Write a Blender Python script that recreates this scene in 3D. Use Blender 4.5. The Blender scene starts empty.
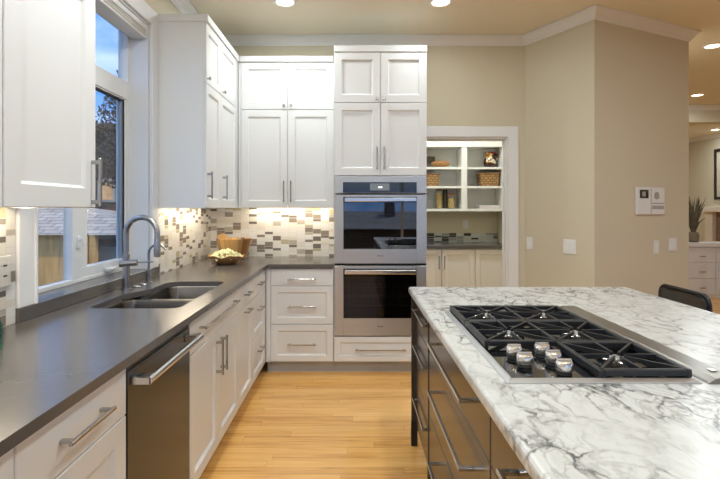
import bpy, bmesh, math, random
from mathutils import Vector, Matrix
PI = math.pi
random.seed(7)
SC = bpy.context.scene
COL = SC.collection

# ------------------------------------------------------------------ camera, world, exposure
CAMZ = 1.375
FPX, VPX, VPY = 488.0, 353.0, 208.0
cam_data = bpy.data.cameras.new('camera')
cam_data.sensor_width = 36.0
cam_data.lens = FPX * 36.0 / 720.0
cam_data.shift_x = (360.0 - VPX) / 720.0
cam_data.shift_y = (VPY - 239.5) / 720.0
cam_data.clip_start = 0.02
cam = bpy.data.objects.new('camera', cam_data)
cam.location = (0, 0, CAMZ)
cam.rotation_euler = (PI / 2, 0, 0)
COL.objects.link(cam)
SC.camera = cam
SC.view_settings.view_transform = 'Standard'
SC.view_settings.look = 'None'
SC.view_settings.exposure = 0.36
SC.view_settings.gamma = 1.0
SC.view_settings.use_curve_mapping = False

SKY_STRENGTH = 1.75
CAN_POWER = 11.0
CAN_COLOR = (0.87, 0.965, 1.0)
STRIP_COLOR = (1.0, 0.87, 0.68)
STRIP_POWER = 2.5          # per metre
world = bpy.data.worlds.new('sky')
SC.world = world
world.use_nodes = True
wn, wl_ = world.node_tree.nodes, world.node_tree.links
wn.clear()
w_tc = wn.new('ShaderNodeTexCoord')
w_map = wn.new('ShaderNodeMapping'); w_map.inputs['Scale'].default_value = (1.0, 1.0, 2.6)
w_noise = wn.new('ShaderNodeTexNoise'); w_noise.inputs['Scale'].default_value = 3.1
w_noise.inputs['Detail'].default_value = 7.0; w_noise.inputs['Roughness'].default_value = 0.55
w_ramp = wn.new('ShaderNodeValToRGB')
w_ramp.color_ramp.elements[0].position = 0.44; w_ramp.color_ramp.elements[0].color = (0.10, 0.25, 0.60, 1)
w_ramp.color_ramp.elements[1].position = 0.78; w_ramp.color_ramp.elements[1].color = (0.66, 0.75, 0.88, 1)
w_bg = wn.new('ShaderNodeBackground'); w_bg.inputs['Strength'].default_value = SKY_STRENGTH
w_out = wn.new('ShaderNodeOutputWorld')
wl_.new(w_tc.outputs['Generated'], w_map.inputs['Vector']); wl_.new(w_map.outputs['Vector'], w_noise.inputs['Vector'])
wl_.new(w_noise.outputs['Fac'], w_ramp.inputs['Fac']); wl_.new(w_ramp.outputs['Color'], w_bg.inputs['Color'])
wl_.new(w_bg.outputs['Background'], w_out.inputs['Surface'])

def area_light(name, loc, rot, power, color, shape='DISK', sx=0.13, sy=None, spread=None):
    d = bpy.data.lights.new(name, 'AREA')
    d.energy = power; d.color = color; d.shape = shape; d.size = sx
    if sy: d.size_y = sy
    if spread: d.spread = spread
    o = bpy.data.objects.new(name, d); o.location = loc; o.rotation_euler = rot
    COL.objects.link(o)
    return o

def portal(loc, rot, sx, sy):
    o = area_light('window_portal', loc, rot, 1.0, (1, 1, 1), 'RECTANGLE', sx, sy)
    o.data.cycles.is_portal = True
portal((-1.52, 2.66, 1.75), (0, -PI / 2, 0), 1.55, 1.15)
portal((2.0, -3.52, 1.4), (PI / 2, 0, 0), 5.0, 2.1)
portal((7.99, 0.3, 1.4), (0, PI / 2, 0), 2.1, 5.0)
sun_d = bpy.data.lights.new('sun', 'SUN'); sun_d.energy = 1.6; sun_d.color = (1.0, 0.86, 0.68); sun_d.angle = math.radians(3)
sun_o = bpy.data.objects.new('sun', sun_d); sun_o.rotation_euler = Vector((-0.75, 0.45, -1.15)).to_track_quat('-Z', 'Y').to_euler(); COL.objects.link(sun_o)

# ------------------------------------------------------------------ materials
def new_mat(name):
    m = bpy.data.materials.new(name); m.use_nodes = True
    nt = m.node_tree
    return m, nt, nt.nodes, nt.links, nt.nodes['Principled BSDF']

def simple(name, rgb, rough=0.5, metal=0.0, vary=0.06, vscale=6.0, bump=0.0, bscale=60.0, spec=0.5, coat=0.0, stretch=None, emit=None, estr=0.0):
    m, nt, N, L, b = new_mat(name)
    tc = N.new('ShaderNodeTexCoord'); mp = N.new('ShaderNodeMapping')
    if stretch: mp.inputs['Scale'].default_value = stretch
    L.new(tc.outputs['Object'], mp.inputs['Vector'])
    no = N.new('ShaderNodeTexNoise'); no.inputs['Scale'].default_value = vscale; no.inputs['Detail'].default_value = 4
    L.new(mp.outputs['Vector'], no.inputs['Vector'])
    rp = N.new('ShaderNodeValToRGB')
    rp.color_ramp.elements[0].position = 0.3; rp.color_ramp.elements[1].position = 0.7
    rp.color_ramp.elements[0].color = tuple(c * (1 - vary) for c in rgb) + (1,)
    rp.color_ramp.elements[1].color = tuple(min(1, c * (1 + vary)) for c in rgb) + (1,)
    L.new(no.outputs['Fac'], rp.inputs['Fac']); L.new(rp.outputs['Color'], b.inputs['Base Color'])
    b.inputs['Roughness'].default_value = rough; b.inputs['Metallic'].default_value = metal
    b.inputs['Specular IOR Level'].default_value = spec
    if coat:
        b.inputs['Coat Weight'].default_value = coat; b.inputs['Coat Roughness'].default_value = 0.05
    if bump:
        n2 = N.new('ShaderNodeTexNoise'); n2.inputs['Scale'].default_value = bscale; n2.inputs['Detail'].default_value = 3
        L.new(mp.outputs['Vector'], n2.inputs['Vector'])
        bp = N.new('ShaderNodeBump'); bp.inputs['Strength'].default_value = bump; bp.inputs['Distance'].default_value = 0.002
        L.new(n2.outputs['Fac'], bp.inputs['Height']); L.new(bp.outputs['Normal'], b.inputs['Normal'])
    if emit:
        b.inputs['Emission Color'].default_value = emit + (1,); b.inputs['Emission Strength'].default_value = estr
    return m

M = {}
M['wall'] = simple('tan_wall_paint', (0.64, 0.575, 0.43), 0.75, vary=0.012, vscale=1.5, bump=0.15, bscale=180)
M['ceiling'] = simple('ceiling_paint', (0.80, 0.73, 0.59), 0.9, vary=0.012, vscale=1.5, bump=0.15, bscale=140)
M['white'] = simple('white_cabinet_lacquer', (0.80, 0.79, 0.775), 0.32, vary=0.008, vscale=2)
M['trim'] = simple('white_trim_paint', (0.80, 0.79, 0.785), 0.4, vary=0.008, vscale=2)
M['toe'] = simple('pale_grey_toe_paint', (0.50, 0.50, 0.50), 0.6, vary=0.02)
M['shadowgap'] = simple('dark_gap', (0.01, 0.01, 0.01), 0.8)
M['quartz'] = simple('grey_quartz', (0.108, 0.096, 0.088), 0.22, vary=0.03, vscale=30, spec=0.6)
M['steel'] = simple('brushed_stainless', (0.56, 0.56, 0.56), 0.33, metal=0.8, vary=0.06, vscale=3, stretch=(1, 1, 120))
M['steel_bright'] = simple('bright_stainless', (0.72, 0.71, 0.70), 0.2, metal=1.0, vary=0.03, vscale=3, stretch=(60, 1, 1))
M['nickel'] = simple('brushed_nickel', (0.46, 0.45, 0.44), 0.26, metal=1.0, vary=0.05, vscale=40)
M['bronze'] = simple('dull_vent_steel', (0.25, 0.235, 0.215), 0.3, metal=0.8, vary=0.05, vscale=4)
M['knobmetal'] = simple('satin_bright_knob', (0.90, 0.87, 0.82), 0.17, metal=0.93, vary=0.02)
M['chrome'] = simple('chrome', (0.85, 0.83, 0.80), 0.08, metal=1.0, vary=0.02)
M['sinksteel'] = simple('satin_sink_steel', (0.22, 0.215, 0.21), 0.2, metal=1.0, vary=0.06, vscale=5)
M['blacksteel'] = simple('dark_stainless', (0.062, 0.064, 0.067), 0.22, metal=0.55, vary=0.05, vscale=3, stretch=(1, 1, 90))
M['blackglass'] = simple('black_glass', (0.006, 0.006, 0.007), 0.04, vary=0.0, spec=0.7)
M['black'] = simple('black_plastic', (0.012, 0.012, 0.012), 0.4)
M['iron'] = simple('cast_iron', (0.016, 0.017, 0.020), 0.42, vary=0.15, vscale=60, bump=0.2, bscale=300)
M['enamel'] = simple('oven_enamel', (0.025, 0.025, 0.028), 0.3)
M['espresso'] = simple('dark_taupe_lacquer', (0.055, 0.042, 0.034), 0.2, vary=0.05, vscale=2, spec=0.5)
M['leather'] = simple('charcoal_leather', (0.035, 0.034, 0.033), 0.42, vary=0.1, vscale=30, bump=0.3, bscale=220)
M['plate'] = simple('white_plastic', (0.78, 0.77, 0.745), 0.35, vary=0.005)
M['plate_grey'] = simple('grey_plastic', (0.38, 0.37, 0.34), 0.5, vary=0.02)
M['shelf'] = simple('cream_shelf_paint', (0.80, 0.79, 0.75), 0.45, vary=0.01)
M['shelfback'] = simple('pale_shelf_back', (0.76, 0.76, 0.75), 0.55, vary=0.01)
M['vinyl'] = simple('white_vinyl', (0.80, 0.80, 0.79), 0.35, vary=0.01)
M['vinylgrey'] = simple('grey_sash_seal', (0.24, 0.28, 0.34), 0.4, vary=0.02)
M['seal'] = simple('black_seal', (0.012, 0.012, 0.013), 0.6)
M['blind'] = simple('white_blind_fabric', (0.74, 0.72, 0.68), 0.7, vary=0.02, bump=0.2)
M['lamp_trim'] = simple('lamp_trim_white', (0.85, 0.83, 0.78), 0.5)
M['lamp'] = simple('lamp_diffuser', (1, 0.95, 0.85), 0.5, emit=(1.0, 0.86, 0.62), estr=7.0)
M['strip'] = simple('led_strip', (1, 0.95, 0.85), 0.5, emit=(1.0, 0.83, 0.58), estr=5.0)
M['popcorn'] = simple('popcorn', (0.86, 0.74, 0.42), 0.7, vary=0.35, vscale=26, bump=0.4)
M['kraft'] = simple('dark_carved_wood', (0.36, 0.17, 0.055), 0.3, vary=0.35, vscale=14, stretch=(1, 1, 5), coat=0.3)
M['spoonwood'] = simple('pale_spoon_wood', (0.72, 0.44, 0.16), 0.5, vary=0.15, vscale=10, stretch=(1, 1, 0.2))
M['bread'] = simple('crusty_brown', (0.32, 0.145, 0.04), 0.6, vary=0.3, vscale=20, bump=0.4)
M['pasta'] = simple('jar_contents', (0.50, 0.36, 0.14), 0.5, vary=0.4, vscale=80)
M['darkbox'] = simple('dark_tin', (0.10, 0.085, 0.06), 0.4, vary=0.4, vscale=30)
M['towel'] = simple('pale_pink_linen', (0.70, 0.62, 0.59), 0.9, vary=0.05, bump=0.4)
M['pic_frame'] = simple('dark_frame_wood', (0.03, 0.02, 0.015), 0.35)
M['pic_mat'] = simple('cream_mat', (0.62, 0.55, 0.44), 0.8, vary=0.15, vscale=6)
M['stone'] = simple('pinkish_hearth_stone', (0.22, 0.14, 0.10), 0.7, vary=0.2, vscale=9)
M['mantelwood'] = simple('beige_mantel_paint', (0.74, 0.66, 0.55), 0.5, vary=0.02)
M['plant'] = simple('grey_green_foliage', (0.13, 0.115, 0.075), 0.8, vary=0.4, vscale=12)
M['vase'] = simple('dull_clay', (0.20, 0.16, 0.11), 0.6, vary=0.15)
M['display'] = simple('oven_display', (0.02, 0.02, 0.02), 0.3, emit=(0.30, 0.34, 0.36), estr=0.4)
M['digits'] = simple('display_digits', (0.9, 0.9, 0.9), 0.3, emit=(0.9, 0.95, 1.0), estr=1.6)
M['logo'] = simple('etched_mark', (0.05, 0.05, 0.055), 0.4)
M['siding'] = simple('brown_siding', (0.24, 0.12, 0.05), 0.8, vary=0.2, vscale=3, stretch=(1, 1, 9))
M['cedar'] = simple('warm_cedar_boards', (0.80, 0.46, 0.16), 0.7, vary=0.25, vscale=2, stretch=(6, 6, 0.6))
M['outtrim'] = simple('weathered_white_trim', (0.62, 0.56, 0.48), 0.7)
M['litpane'] = simple('lit_window_pane', (0.6, 0.4, 0.2), 0.3, vary=0.5, vscale=3, emit=(0.50, 0.28, 0.10), estr=0.55)
M['bark'] = simple('bark', (0.07, 0.05, 0.035), 0.9, vary=0.3, vscale=12)
M['leaf'] = simple('dark_leaf', (0.075, 0.055, 0.03), 0.8, vary=0.4, vscale=4)
M['ground'] = simple('dull_lawn', (0.10, 0.085, 0.05), 0.95, vary=0.3, vscale=2)
M['carpaint'] = simple('white_car_paint', (0.75, 0.73, 0.70), 0.25, coat=0.5)
M['rubber'] = simple('tyre_rubber', (0.02, 0.02, 0.02), 0.8)

def math_node(N, L, op, a, b=None, c=None):
    n = N.new('ShaderNodeMath'); n.operation = op
    for i, v in enumerate((a, b, c)):
        if v is None: continue
        if isinstance(v, (int, float)): n.inputs[i].default_value = v
        else: L.new(v, n.inputs[i])
    return n.outputs[0]

def glass_mat(name, tint, f0=0.06, tr=1.0):
    m = bpy.data.materials.new(name); m.use_nodes = True
    N, L = m.node_tree.nodes, m.node_tree.links
    N.clear()
    t = N.new('ShaderNodeBsdfTransparent'); t.inputs['Color'].default_value = tint + (1,)
    g = N.new('ShaderNodeBsdfGlossy'); g.inputs['Roughness'].default_value = 0.02
    lw = N.new('ShaderNodeLayerWeight'); lw.inputs['Blend'].default_value = 0.5
    mr = N.new('ShaderNodeMapRange'); mr.inputs['To Min'].default_value = f0; mr.inputs['To Max'].default_value = 1.0
    pw = math_node(N, L, 'POWER', lw.outputs['Facing'], 5.0); L.new(pw, mr.inputs['Value'])
    mx = N.new('ShaderNodeMixShader'); o = N.new('ShaderNodeOutputMaterial')
    L.new(mr.outputs['Result'], mx.inputs['Fac']); L.new(t.outputs[0], mx.inputs[1]); L.new(g.outputs[0], mx.inputs[2])
    L.new(mx.outputs[0], o.inputs['Surface'])
    return m
M['glass'] = glass_mat('window_glass', (0.96, 0.97, 0.97), 0.03)
M['ovenglass'] = glass_mat('tinted_oven_glass', (0.28, 0.28, 0.29), 0.045)
M['ovenglass_mirror'] = glass_mat('mirror_oven_glass', (0.22, 0.22, 0.23), 0.17)
M['tealglass'] = glass_mat('teal_bottle_glass', (0.55, 0.78, 0.72), 0.06)
M['jarglass'] = glass_mat('clear_jar_glass', (0.92, 0.92, 0.90), 0.05)

def tile_mat(name, axis, w=0.076, h=0.070, cols=None):
    m, nt, N, L, b = new_mat(name)
    mn = lambda op, a, c=None, d=None: math_node(N, L, op, a, c, d)
    tc = N.new('ShaderNodeTexCoord'); sp = N.new('ShaderNodeSeparateXYZ')
    L.new(tc.outputs['Object'], sp.inputs[0])
    u = mn('DIVIDE', sp.outputs[axis], w)
    col = mn('FLOOR', u); fu = mn('FRACT', u)
    wn1 = N.new('ShaderNodeTexWhiteNoise'); wn1.noise_dimensions = '1D'; L.new(col, wn1.inputs['W'])
    vz = mn('ADD', mn('DIVIDE', sp.outputs[2], h), mn('MULTIPLY', wn1.outputs['Value'], 7.0))
    row = mn('FLOOR', vz); fz = mn('FRACT', vz)
    thin = mn('GREATER_THAN', fz, 0.64)
    cb = N.new('ShaderNodeCombineXYZ')
    L.new(mn('ADD', col, 37.5), cb.inputs[0]); L.new(mn('ADD', row, 0.5), cb.inputs[1]); L.new(mn('MULTIPLY_ADD', thin, 3.0, 0.5), cb.inputs[2])
    wn2 = N.new('ShaderNodeTexWhiteNoise'); wn2.noise_dimensions = '3D'; L.new(cb.outputs[0], wn2.inputs['Vector'])
    # thin tiles are darker more often than tall ones
    val = mn('ADD', wn2.outputs['Value'], mn('MULTIPLY', thin, 0.10))
    rp = N.new('ShaderNodeValToRGB'); rp.color_ramp.interpolation = 'CONSTANT'
    cols = cols or [(0, (0.80, 0.775, 0.72)), (0.30, (0.74, 0.70, 0.62)), (0.50, (0.80, 0.79, 0.76)), (0.70, (0.47, 0.43, 0.37)),
                    (0.78, (0.27, 0.235, 0.20)), (0.93, (0.50, 0.46, 0.30)), (0.97, (0.20, 0.175, 0.155))]
    e = rp.color_ramp.elements
    while len(e) < len(cols): e.new(0.5)
    for el, (p, c) in zip(e, cols): el.position = p; el.color = c + (1,)
    L.new(val, rp.inputs['Fac'])
    gu = mn('LESS_THAN', mn('MINIMUM', fu, mn('SUBTRACT', 1.0, fu)), 0.016)
    gz = mn('LESS_THAN', mn('MINIMUM', mn('ABSOLUTE', mn('SUBTRACT', fz, 0.64)), mn('MINIMUM', fz, mn('SUBTRACT', 1.0, fz))), 0.02)
    g = mn('MAXIMUM', gu, gz)
    mx = N.new('ShaderNodeMix'); mx.data_type = 'RGBA'
    L.new(g, mx.inputs['Factor']); L.new(rp.outputs['Color'], mx.inputs['A']); mx.inputs['B'].default_value = (0.66, 0.62, 0.55, 1)
    L.new(mx.outputs['Result'], b.inputs['Base Color'])
    L.new(mn('MULTIPLY_ADD', g, 0.5, 0.16), b.inputs['Roughness'])
    bp = N.new('ShaderNodeBump'); bp.inputs['Strength'].default_value = 0.35; bp.inputs['Distance'].default_value = 0.002
    L.new(mn('SUBTRACT', 1.0, g), bp.inputs['Height']); L.new(bp.outputs['Normal'], b.inputs['Normal'])
    return m
M['tile_x'] = tile_mat('mosaic_tile_back', 0)
M['tile_y'] = tile_mat('mosaic_tile_side', 1)
M['tile_pantry'] = tile_mat('mosaic_tile_pantry', 0, w=0.10, h=0.075, cols=[(0, (0.55, 0.57, 0.57)), (0.35, (0.33, 0.34, 0.34)), (0.55, (0.62, 0.63, 0.62)),
                   (0.72, (0.05, 0.05, 0.05)), (0.85, (0.20, 0.20, 0.20)), (0.95, (0.10, 0.10, 0.10))])

def floor_mat():
    m, nt, N, L, b = new_mat('oak_strip_floor')
    tc = N.new('ShaderNodeTexCoord')
    mn = lambda op, a, c=None, d=None: math_node(N, L, op, a, c, d)
    sp = N.new('ShaderNodeSeparateXYZ'); L.new(tc.outputs['Object'], sp.inputs[0])
    v = mn('DIVIDE', sp.outputs[1], 0.070); row = mn('FLOOR', v); fv = mn('FRACT', v)
    w1 = N.new('ShaderNodeTexWhiteNoise'); w1.noise_dimensions = '1D'; L.new(row, w1.inputs['W'])
    u = mn('ADD', mn('DIVIDE', sp.outputs[0], 1.15), mn('MULTIPLY', w1.outputs['Value'], 13.0)); cu = mn('FLOOR', u); fu = mn('FRACT', u)
    cb = N.new('ShaderNodeCombineXYZ'); L.new(row, cb.inputs[0]); L.new(cu, cb.inputs[1])
    w2 = N.new('ShaderNodeTexWhiteNoise'); w2.noise_dimensions = '2D'; L.new(cb.outputs[0], w2.inputs['Vector'])
    seam = mn('MAXIMUM', mn('LESS_THAN', mn('MINIMUM', fv, mn('SUBTRACT', 1.0, fv)), 0.011), mn('LESS_THAN', mn('MINIMUM', fu, mn('SUBTRACT', 1.0, fu)), 0.0009))
    mp = N.new('ShaderNodeMapping'); mp.inputs['Scale'].default_value = (1.6, 26, 1)
    L.new(tc.outputs['Object'], mp.inputs['Vector'])
    ad = N.new('ShaderNodeVectorMath'); ad.operation = 'MULTIPLY_ADD'
    L.new(w2.outputs['Color'], ad.inputs[0]); ad.inputs[1].default_value = (9, 9, 9); L.new(mp.outputs['Vector'], ad.inputs[2])
    no = N.new('ShaderNodeTexNoise'); no.inputs['Scale'].default_value = 1.6; no.inputs['Detail'].default_value = 6; no.inputs['Distortion'].default_value = 0.8
    L.new(ad.outputs[0], no.inputs['Vector'])
    mxv = math_node(N, L, 'ADD', math_node(N, L, 'MULTIPLY', no.outputs['Fac'], 0.80), math_node(N, L, 'MULTIPLY', w2.outputs['Value'], 0.22))
    rp = N.new('ShaderNodeValToRGB')
    rp.color_ramp.elements[0].position = 0.25; rp.color_ramp.elements[0].color = (0.55, 0.245, 0.065, 1)
    rp.color_ramp.elements[1].position = 0.78; rp.color_ramp.elements[1].color = (0.95, 0.575, 0.21, 1)
    el = rp.color_ramp.elements.new(0.5); el.color = (0.84, 0.445, 0.13, 1)
    L.new(mxv, rp.inputs['Fac'])
    mx = N.new('ShaderNodeMix'); mx.data_type = 'RGBA'; mx.blend_type = 'MULTIPLY'
    L.new(seam, mx.inputs['Factor']); L.new(rp.outputs['Color'], mx.inputs['A']); mx.inputs['B'].default_value = (0.62, 0.48, 0.38, 1)
    L.new(mx.outputs['Result'], b.inputs['Base Color'])
    b.inputs['Roughness'].default_value = 0.24
    return m
M['floor'] = floor_mat()

def marble_mat():
    m, nt, N, L, b = new_mat('white_grey_marble')
    mn = lambda op, a, c=None, d=None: math_node(N, L, op, a, c, d)
    tc = N.new('ShaderNodeTexCoord')
    mp = N.new('ShaderNodeMapping'); mp.inputs['Rotation'].default_value = (0, 0, 0.7); mp.inputs['Scale'].default_value = (1.25, 0.8, 1)
    L.new(tc.outputs['Object'], mp.inputs['Vector'])
    def warp(scale, amt, vec):
        n = N.new('ShaderNodeTexNoise'); n.inputs['Scale'].default_value = scale; n.inputs['Detail'].default_value = 5
        L.new(vec, n.inputs['Vector'])
        a = N.new('ShaderNodeVectorMath'); a.operation = 'MULTIPLY_ADD'
        L.new(n.outputs['Color'], a.inputs[0]); a.inputs[1].default_value = (amt,) * 3; L.new(vec, a.inputs[2])
        return a.outputs[0]
    v1 = warp(5.0, 0.20, mp.outputs['Vector'])
    v1 = warp(20.0, 0.075, v1)
    def vein(scale, width):
        vo = N.new('ShaderNodeTexVoronoi'); vo.feature = 'DISTANCE_TO_EDGE'; vo.inputs['Scale'].default_value = scale
        L.new(v1, vo.inputs['Vector'])
        mr = N.new('ShaderNodeMapRange'); mr.interpolation_type = 'SMOOTHSTEP'
        mr.inputs['From Max'].default_value = width; mr.inputs['To Min'].default_value = 1.0; mr.inputs['To Max'].default_value = 0.0
        L.new(vo.outputs['Distance'], mr.inputs['Value'])
        return mr.outputs['Result']
    big = N.new('ShaderNodeTexNoise'); big.inputs['Scale'].default_value = 3.6; big.inputs['Detail'].default_value = 4
    L.new(mp.outputs['Vector'], big.inputs['Vector'])
    bigm = N.new('ShaderNodeMapRange'); bigm.inputs['From Min'].default_value = 0.38; bigm.inputs['From Max'].default_value = 0.66
    L.new(big.outputs['Fac'], bigm.inputs['Value'])
    a = mn('MULTIPLY', vein(9.0, 0.11), mn('MULTIPLY_ADD', bigm.outputs['Result'], 0.84, 0.22))
    c = mn('MULTIPLY', vein(20.0, 0.15), mn('MULTIPLY', bigm.outputs['Result'], 0.6))
    cl = N.new('ShaderNodeTexNoise'); cl.inputs['Scale'].default_value = 9; cl.inputs['Detail'].default_value = 8; cl.inputs['Roughness'].default_value = 0.65
    L.new(v1, cl.inputs['Vector'])
    clm = N.new('ShaderNodeMapRange'); clm.inputs['From Min'].default_value = 0.48; clm.inputs['From Max'].default_value = 0.85
    L.new(cl.outputs['Fac'], clm.inputs['Value'])
    sp_ = N.new('ShaderNodeTexNoise'); sp_.inputs['Scale'].default_value = 38; sp_.inputs['Detail'].default_value = 4
    L.new(mp.outputs['Vector'], sp_.inputs['Vector'])
    spm = N.new('ShaderNodeMapRange'); spm.inputs['From Min'].default_value = 0.35; spm.inputs['From Max'].default_value = 0.65; spm.inputs['To Min'].default_value = 0.45; spm.inputs['To Max'].default_value = 1.1
    L.new(sp_.outputs['Fac'], spm.inputs['Value'])
    tot = mn('MINIMUM', mn('ADD', mn('MULTIPLY', mn('MAXIMUM', a, c), spm.outputs['Result']), mn('MULTIPLY', clm.outputs['Result'], 0.45)), 1.0)
    rp = N.new('ShaderNodeValToRGB')
    rp.color_ramp.elements[0].position = 0.0; rp.color_ramp.elements[0].color = (0.61, 0.60, 0.575, 1)
    rp.color_ramp.elements[1].position = 1.0; rp.color_ramp.elements[1].color = (0.11, 0.11, 0.11, 1)
    e = rp.color_ramp.elements.new(0.35); e.color = (0.45, 0.435, 0.41, 1)
    e = rp.color_ramp.elements.new(0.7); e.color = (0.22, 0.215, 0.205, 1)
    L.new(tot, rp.inputs['Fac']); L.new(rp.outputs['Color'], b.inputs['Base Color'])
    b.inputs['Roughness'].default_value = 0.26; b.inputs['Specular IOR Level'].default_value = 0.35
    return m
M['marble'] = marble_mat()

def strip_wood(name):          # segmented acacia staves round a bowl, by angle about its axis
    m, nt, N, L, b = new_mat(name)
    mn = lambda op, a, c=None: math_node(N, L, op, a, c)
    tc = N.new('ShaderNodeTexCoord'); sp = N.new('ShaderNodeSeparateXYZ'); L.new(tc.outputs['Object'], sp.inputs[0])
    an = mn('MULTIPLY', mn('ARCTAN2', sp.outputs[1], sp.outputs[0]), 3.6)
    w = N.new('ShaderNodeTexWhiteNoise'); w.noise_dimensions = '1D'; L.new(mn('FLOOR', an), w.inputs['W'])
    rp = N.new('ShaderNodeValToRGB')
    rp.color_ramp.elements[0].color = (0.22, 0.085, 0.02, 1); rp.color_ramp.elements[1].color = (0.78, 0.50, 0.20, 1)
    L.new(w.outputs['Value'], rp.inputs['Fac']); L.new(rp.outputs['Color'], b.inputs['Base Color']); b.inputs['Roughness'].default_value = 0.35
    return m
M['acacia'] = strip_wood('acacia_staves')

def weave_mat():
    m, nt, N, L, b = new_mat('woven_rattan')
    tc = N.new('ShaderNodeTexCoord')
    br = N.new('ShaderNodeTexBrick'); br.inputs['Scale'].default_value = 1.0
    br.inputs['Brick Width'].default_value = 0.055; br.inputs['Row Height'].default_value = 0.030; br.inputs['Mortar Size'].default_value = 0.006
    br.inputs['Color1'].default_value = (0.33, 0.17, 0.06, 1); br.inputs['Color2'].default_value = (0.50, 0.29, 0.12, 1); br.inputs['Mortar'].default_value = (0.20, 0.10, 0.032, 1)
    mp = N.new('ShaderNodeMapping'); mp.inputs['Rotation'].default_value = (PI / 2, 0, 0)
    L.new(tc.outputs['Object'], mp.inputs['Vector']); L.new(mp.outputs['Vector'], br.inputs['Vector'])
    L.new(br.outputs['Color'], b.inputs['Base Color']); b.inputs['Roughness'].default_value = 0.7
    bp = N.new('ShaderNodeBump'); bp.inputs['Strength'].default_value = 0.6; bp.invert = True
    L.new(br.outputs['Fac'], bp.inputs['Height']); L.new(bp.outputs['Normal'], b.inputs['Normal'])
    return m
M['weave'] = weave_mat()

def vase_mat():
    m, nt, N, L, b = new_mat('swirled_glaze')
    tc = N.new('ShaderNodeTexCoord')
    wv = N.new('ShaderNodeTexVoronoi'); wv.inputs['Scale'].default_value = 17.0
    sx = N.new('ShaderNodeSeparateColor'); L.new(tc.outputs['Object'], wv.inputs['Vector']); L.new(wv.outputs['Color'], sx.inputs[0])
    rp = N.new('ShaderNodeValToRGB'); rp.color_ramp.interpolation = 'CONSTANT'
    e = rp.color_ramp.elements
    e[0].position = 0; e[0].color = (0.045, 0.012, 0.006, 1); e[1].position = 0.45; e[1].color = (0.62, 0.30, 0.035, 1)
    x = e.new(0.62); x.color = (0.72, 0.62, 0.42, 1); x = e.new(0.8); x.color = (0.33, 0.035, 0.012, 1)
    L.new(sx.outputs[0], rp.inputs['Fac']); L.new(rp.outputs['Color'], b.inputs['Base Color']); b.inputs['Roughness'].default_value = 0.12
    return m
M['glaze'] = vase_mat()

def shingle_mat():
    m, nt, N, L, b = new_mat('grey_shingles')
    tc = N.new('ShaderNodeTexCoord')
    br = N.new('ShaderNodeTexBrick'); br.inputs['Scale'].default_value = 1.0
    br.inputs['Brick Width'].default_value = 0.34; br.inputs['Row Height'].default_value = 0.16; br.inputs['Mortar Size'].default_value = 0.012
    br.inputs['Color1'].default_value = (0.40, 0.34, 0.28, 1); br.inputs['Color2'].default_value = (0.62, 0.54, 0.45, 1); br.inputs['Mortar'].default_value = (0.16, 0.14, 0.13, 1)
    L.new(tc.outputs['Object'], br.inputs['Vector']); L.new(br.outputs['Color'], b.inputs['Base Color']); b.inputs['Roughness'].default_value = 0.85
    return m
M['shingle'] = shingle_mat()

# ------------------------------------------------------------------ mesh helpers (all coordinates are world coordinates)
def wloc(o):
    v = Vector((0, 0, 0))
    while o is not None:
        v += o.location; o = o.parent
    return v

class Fr:                      # a face frame: u along the face, n outwards, z up
    def __init__(s, o, U, Nn): s.o, s.U, s.N = Vector((o[0], o[1], 0)), Vector((U[0], U[1], 0)), Vector((Nn[0], Nn[1], 0))
    def p(s, u, n, z): return s.o + s.U * u + s.N * n + Vector((0, 0, z))
XY = Fr((0, 0), (1, 0), (0, 1))

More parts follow.
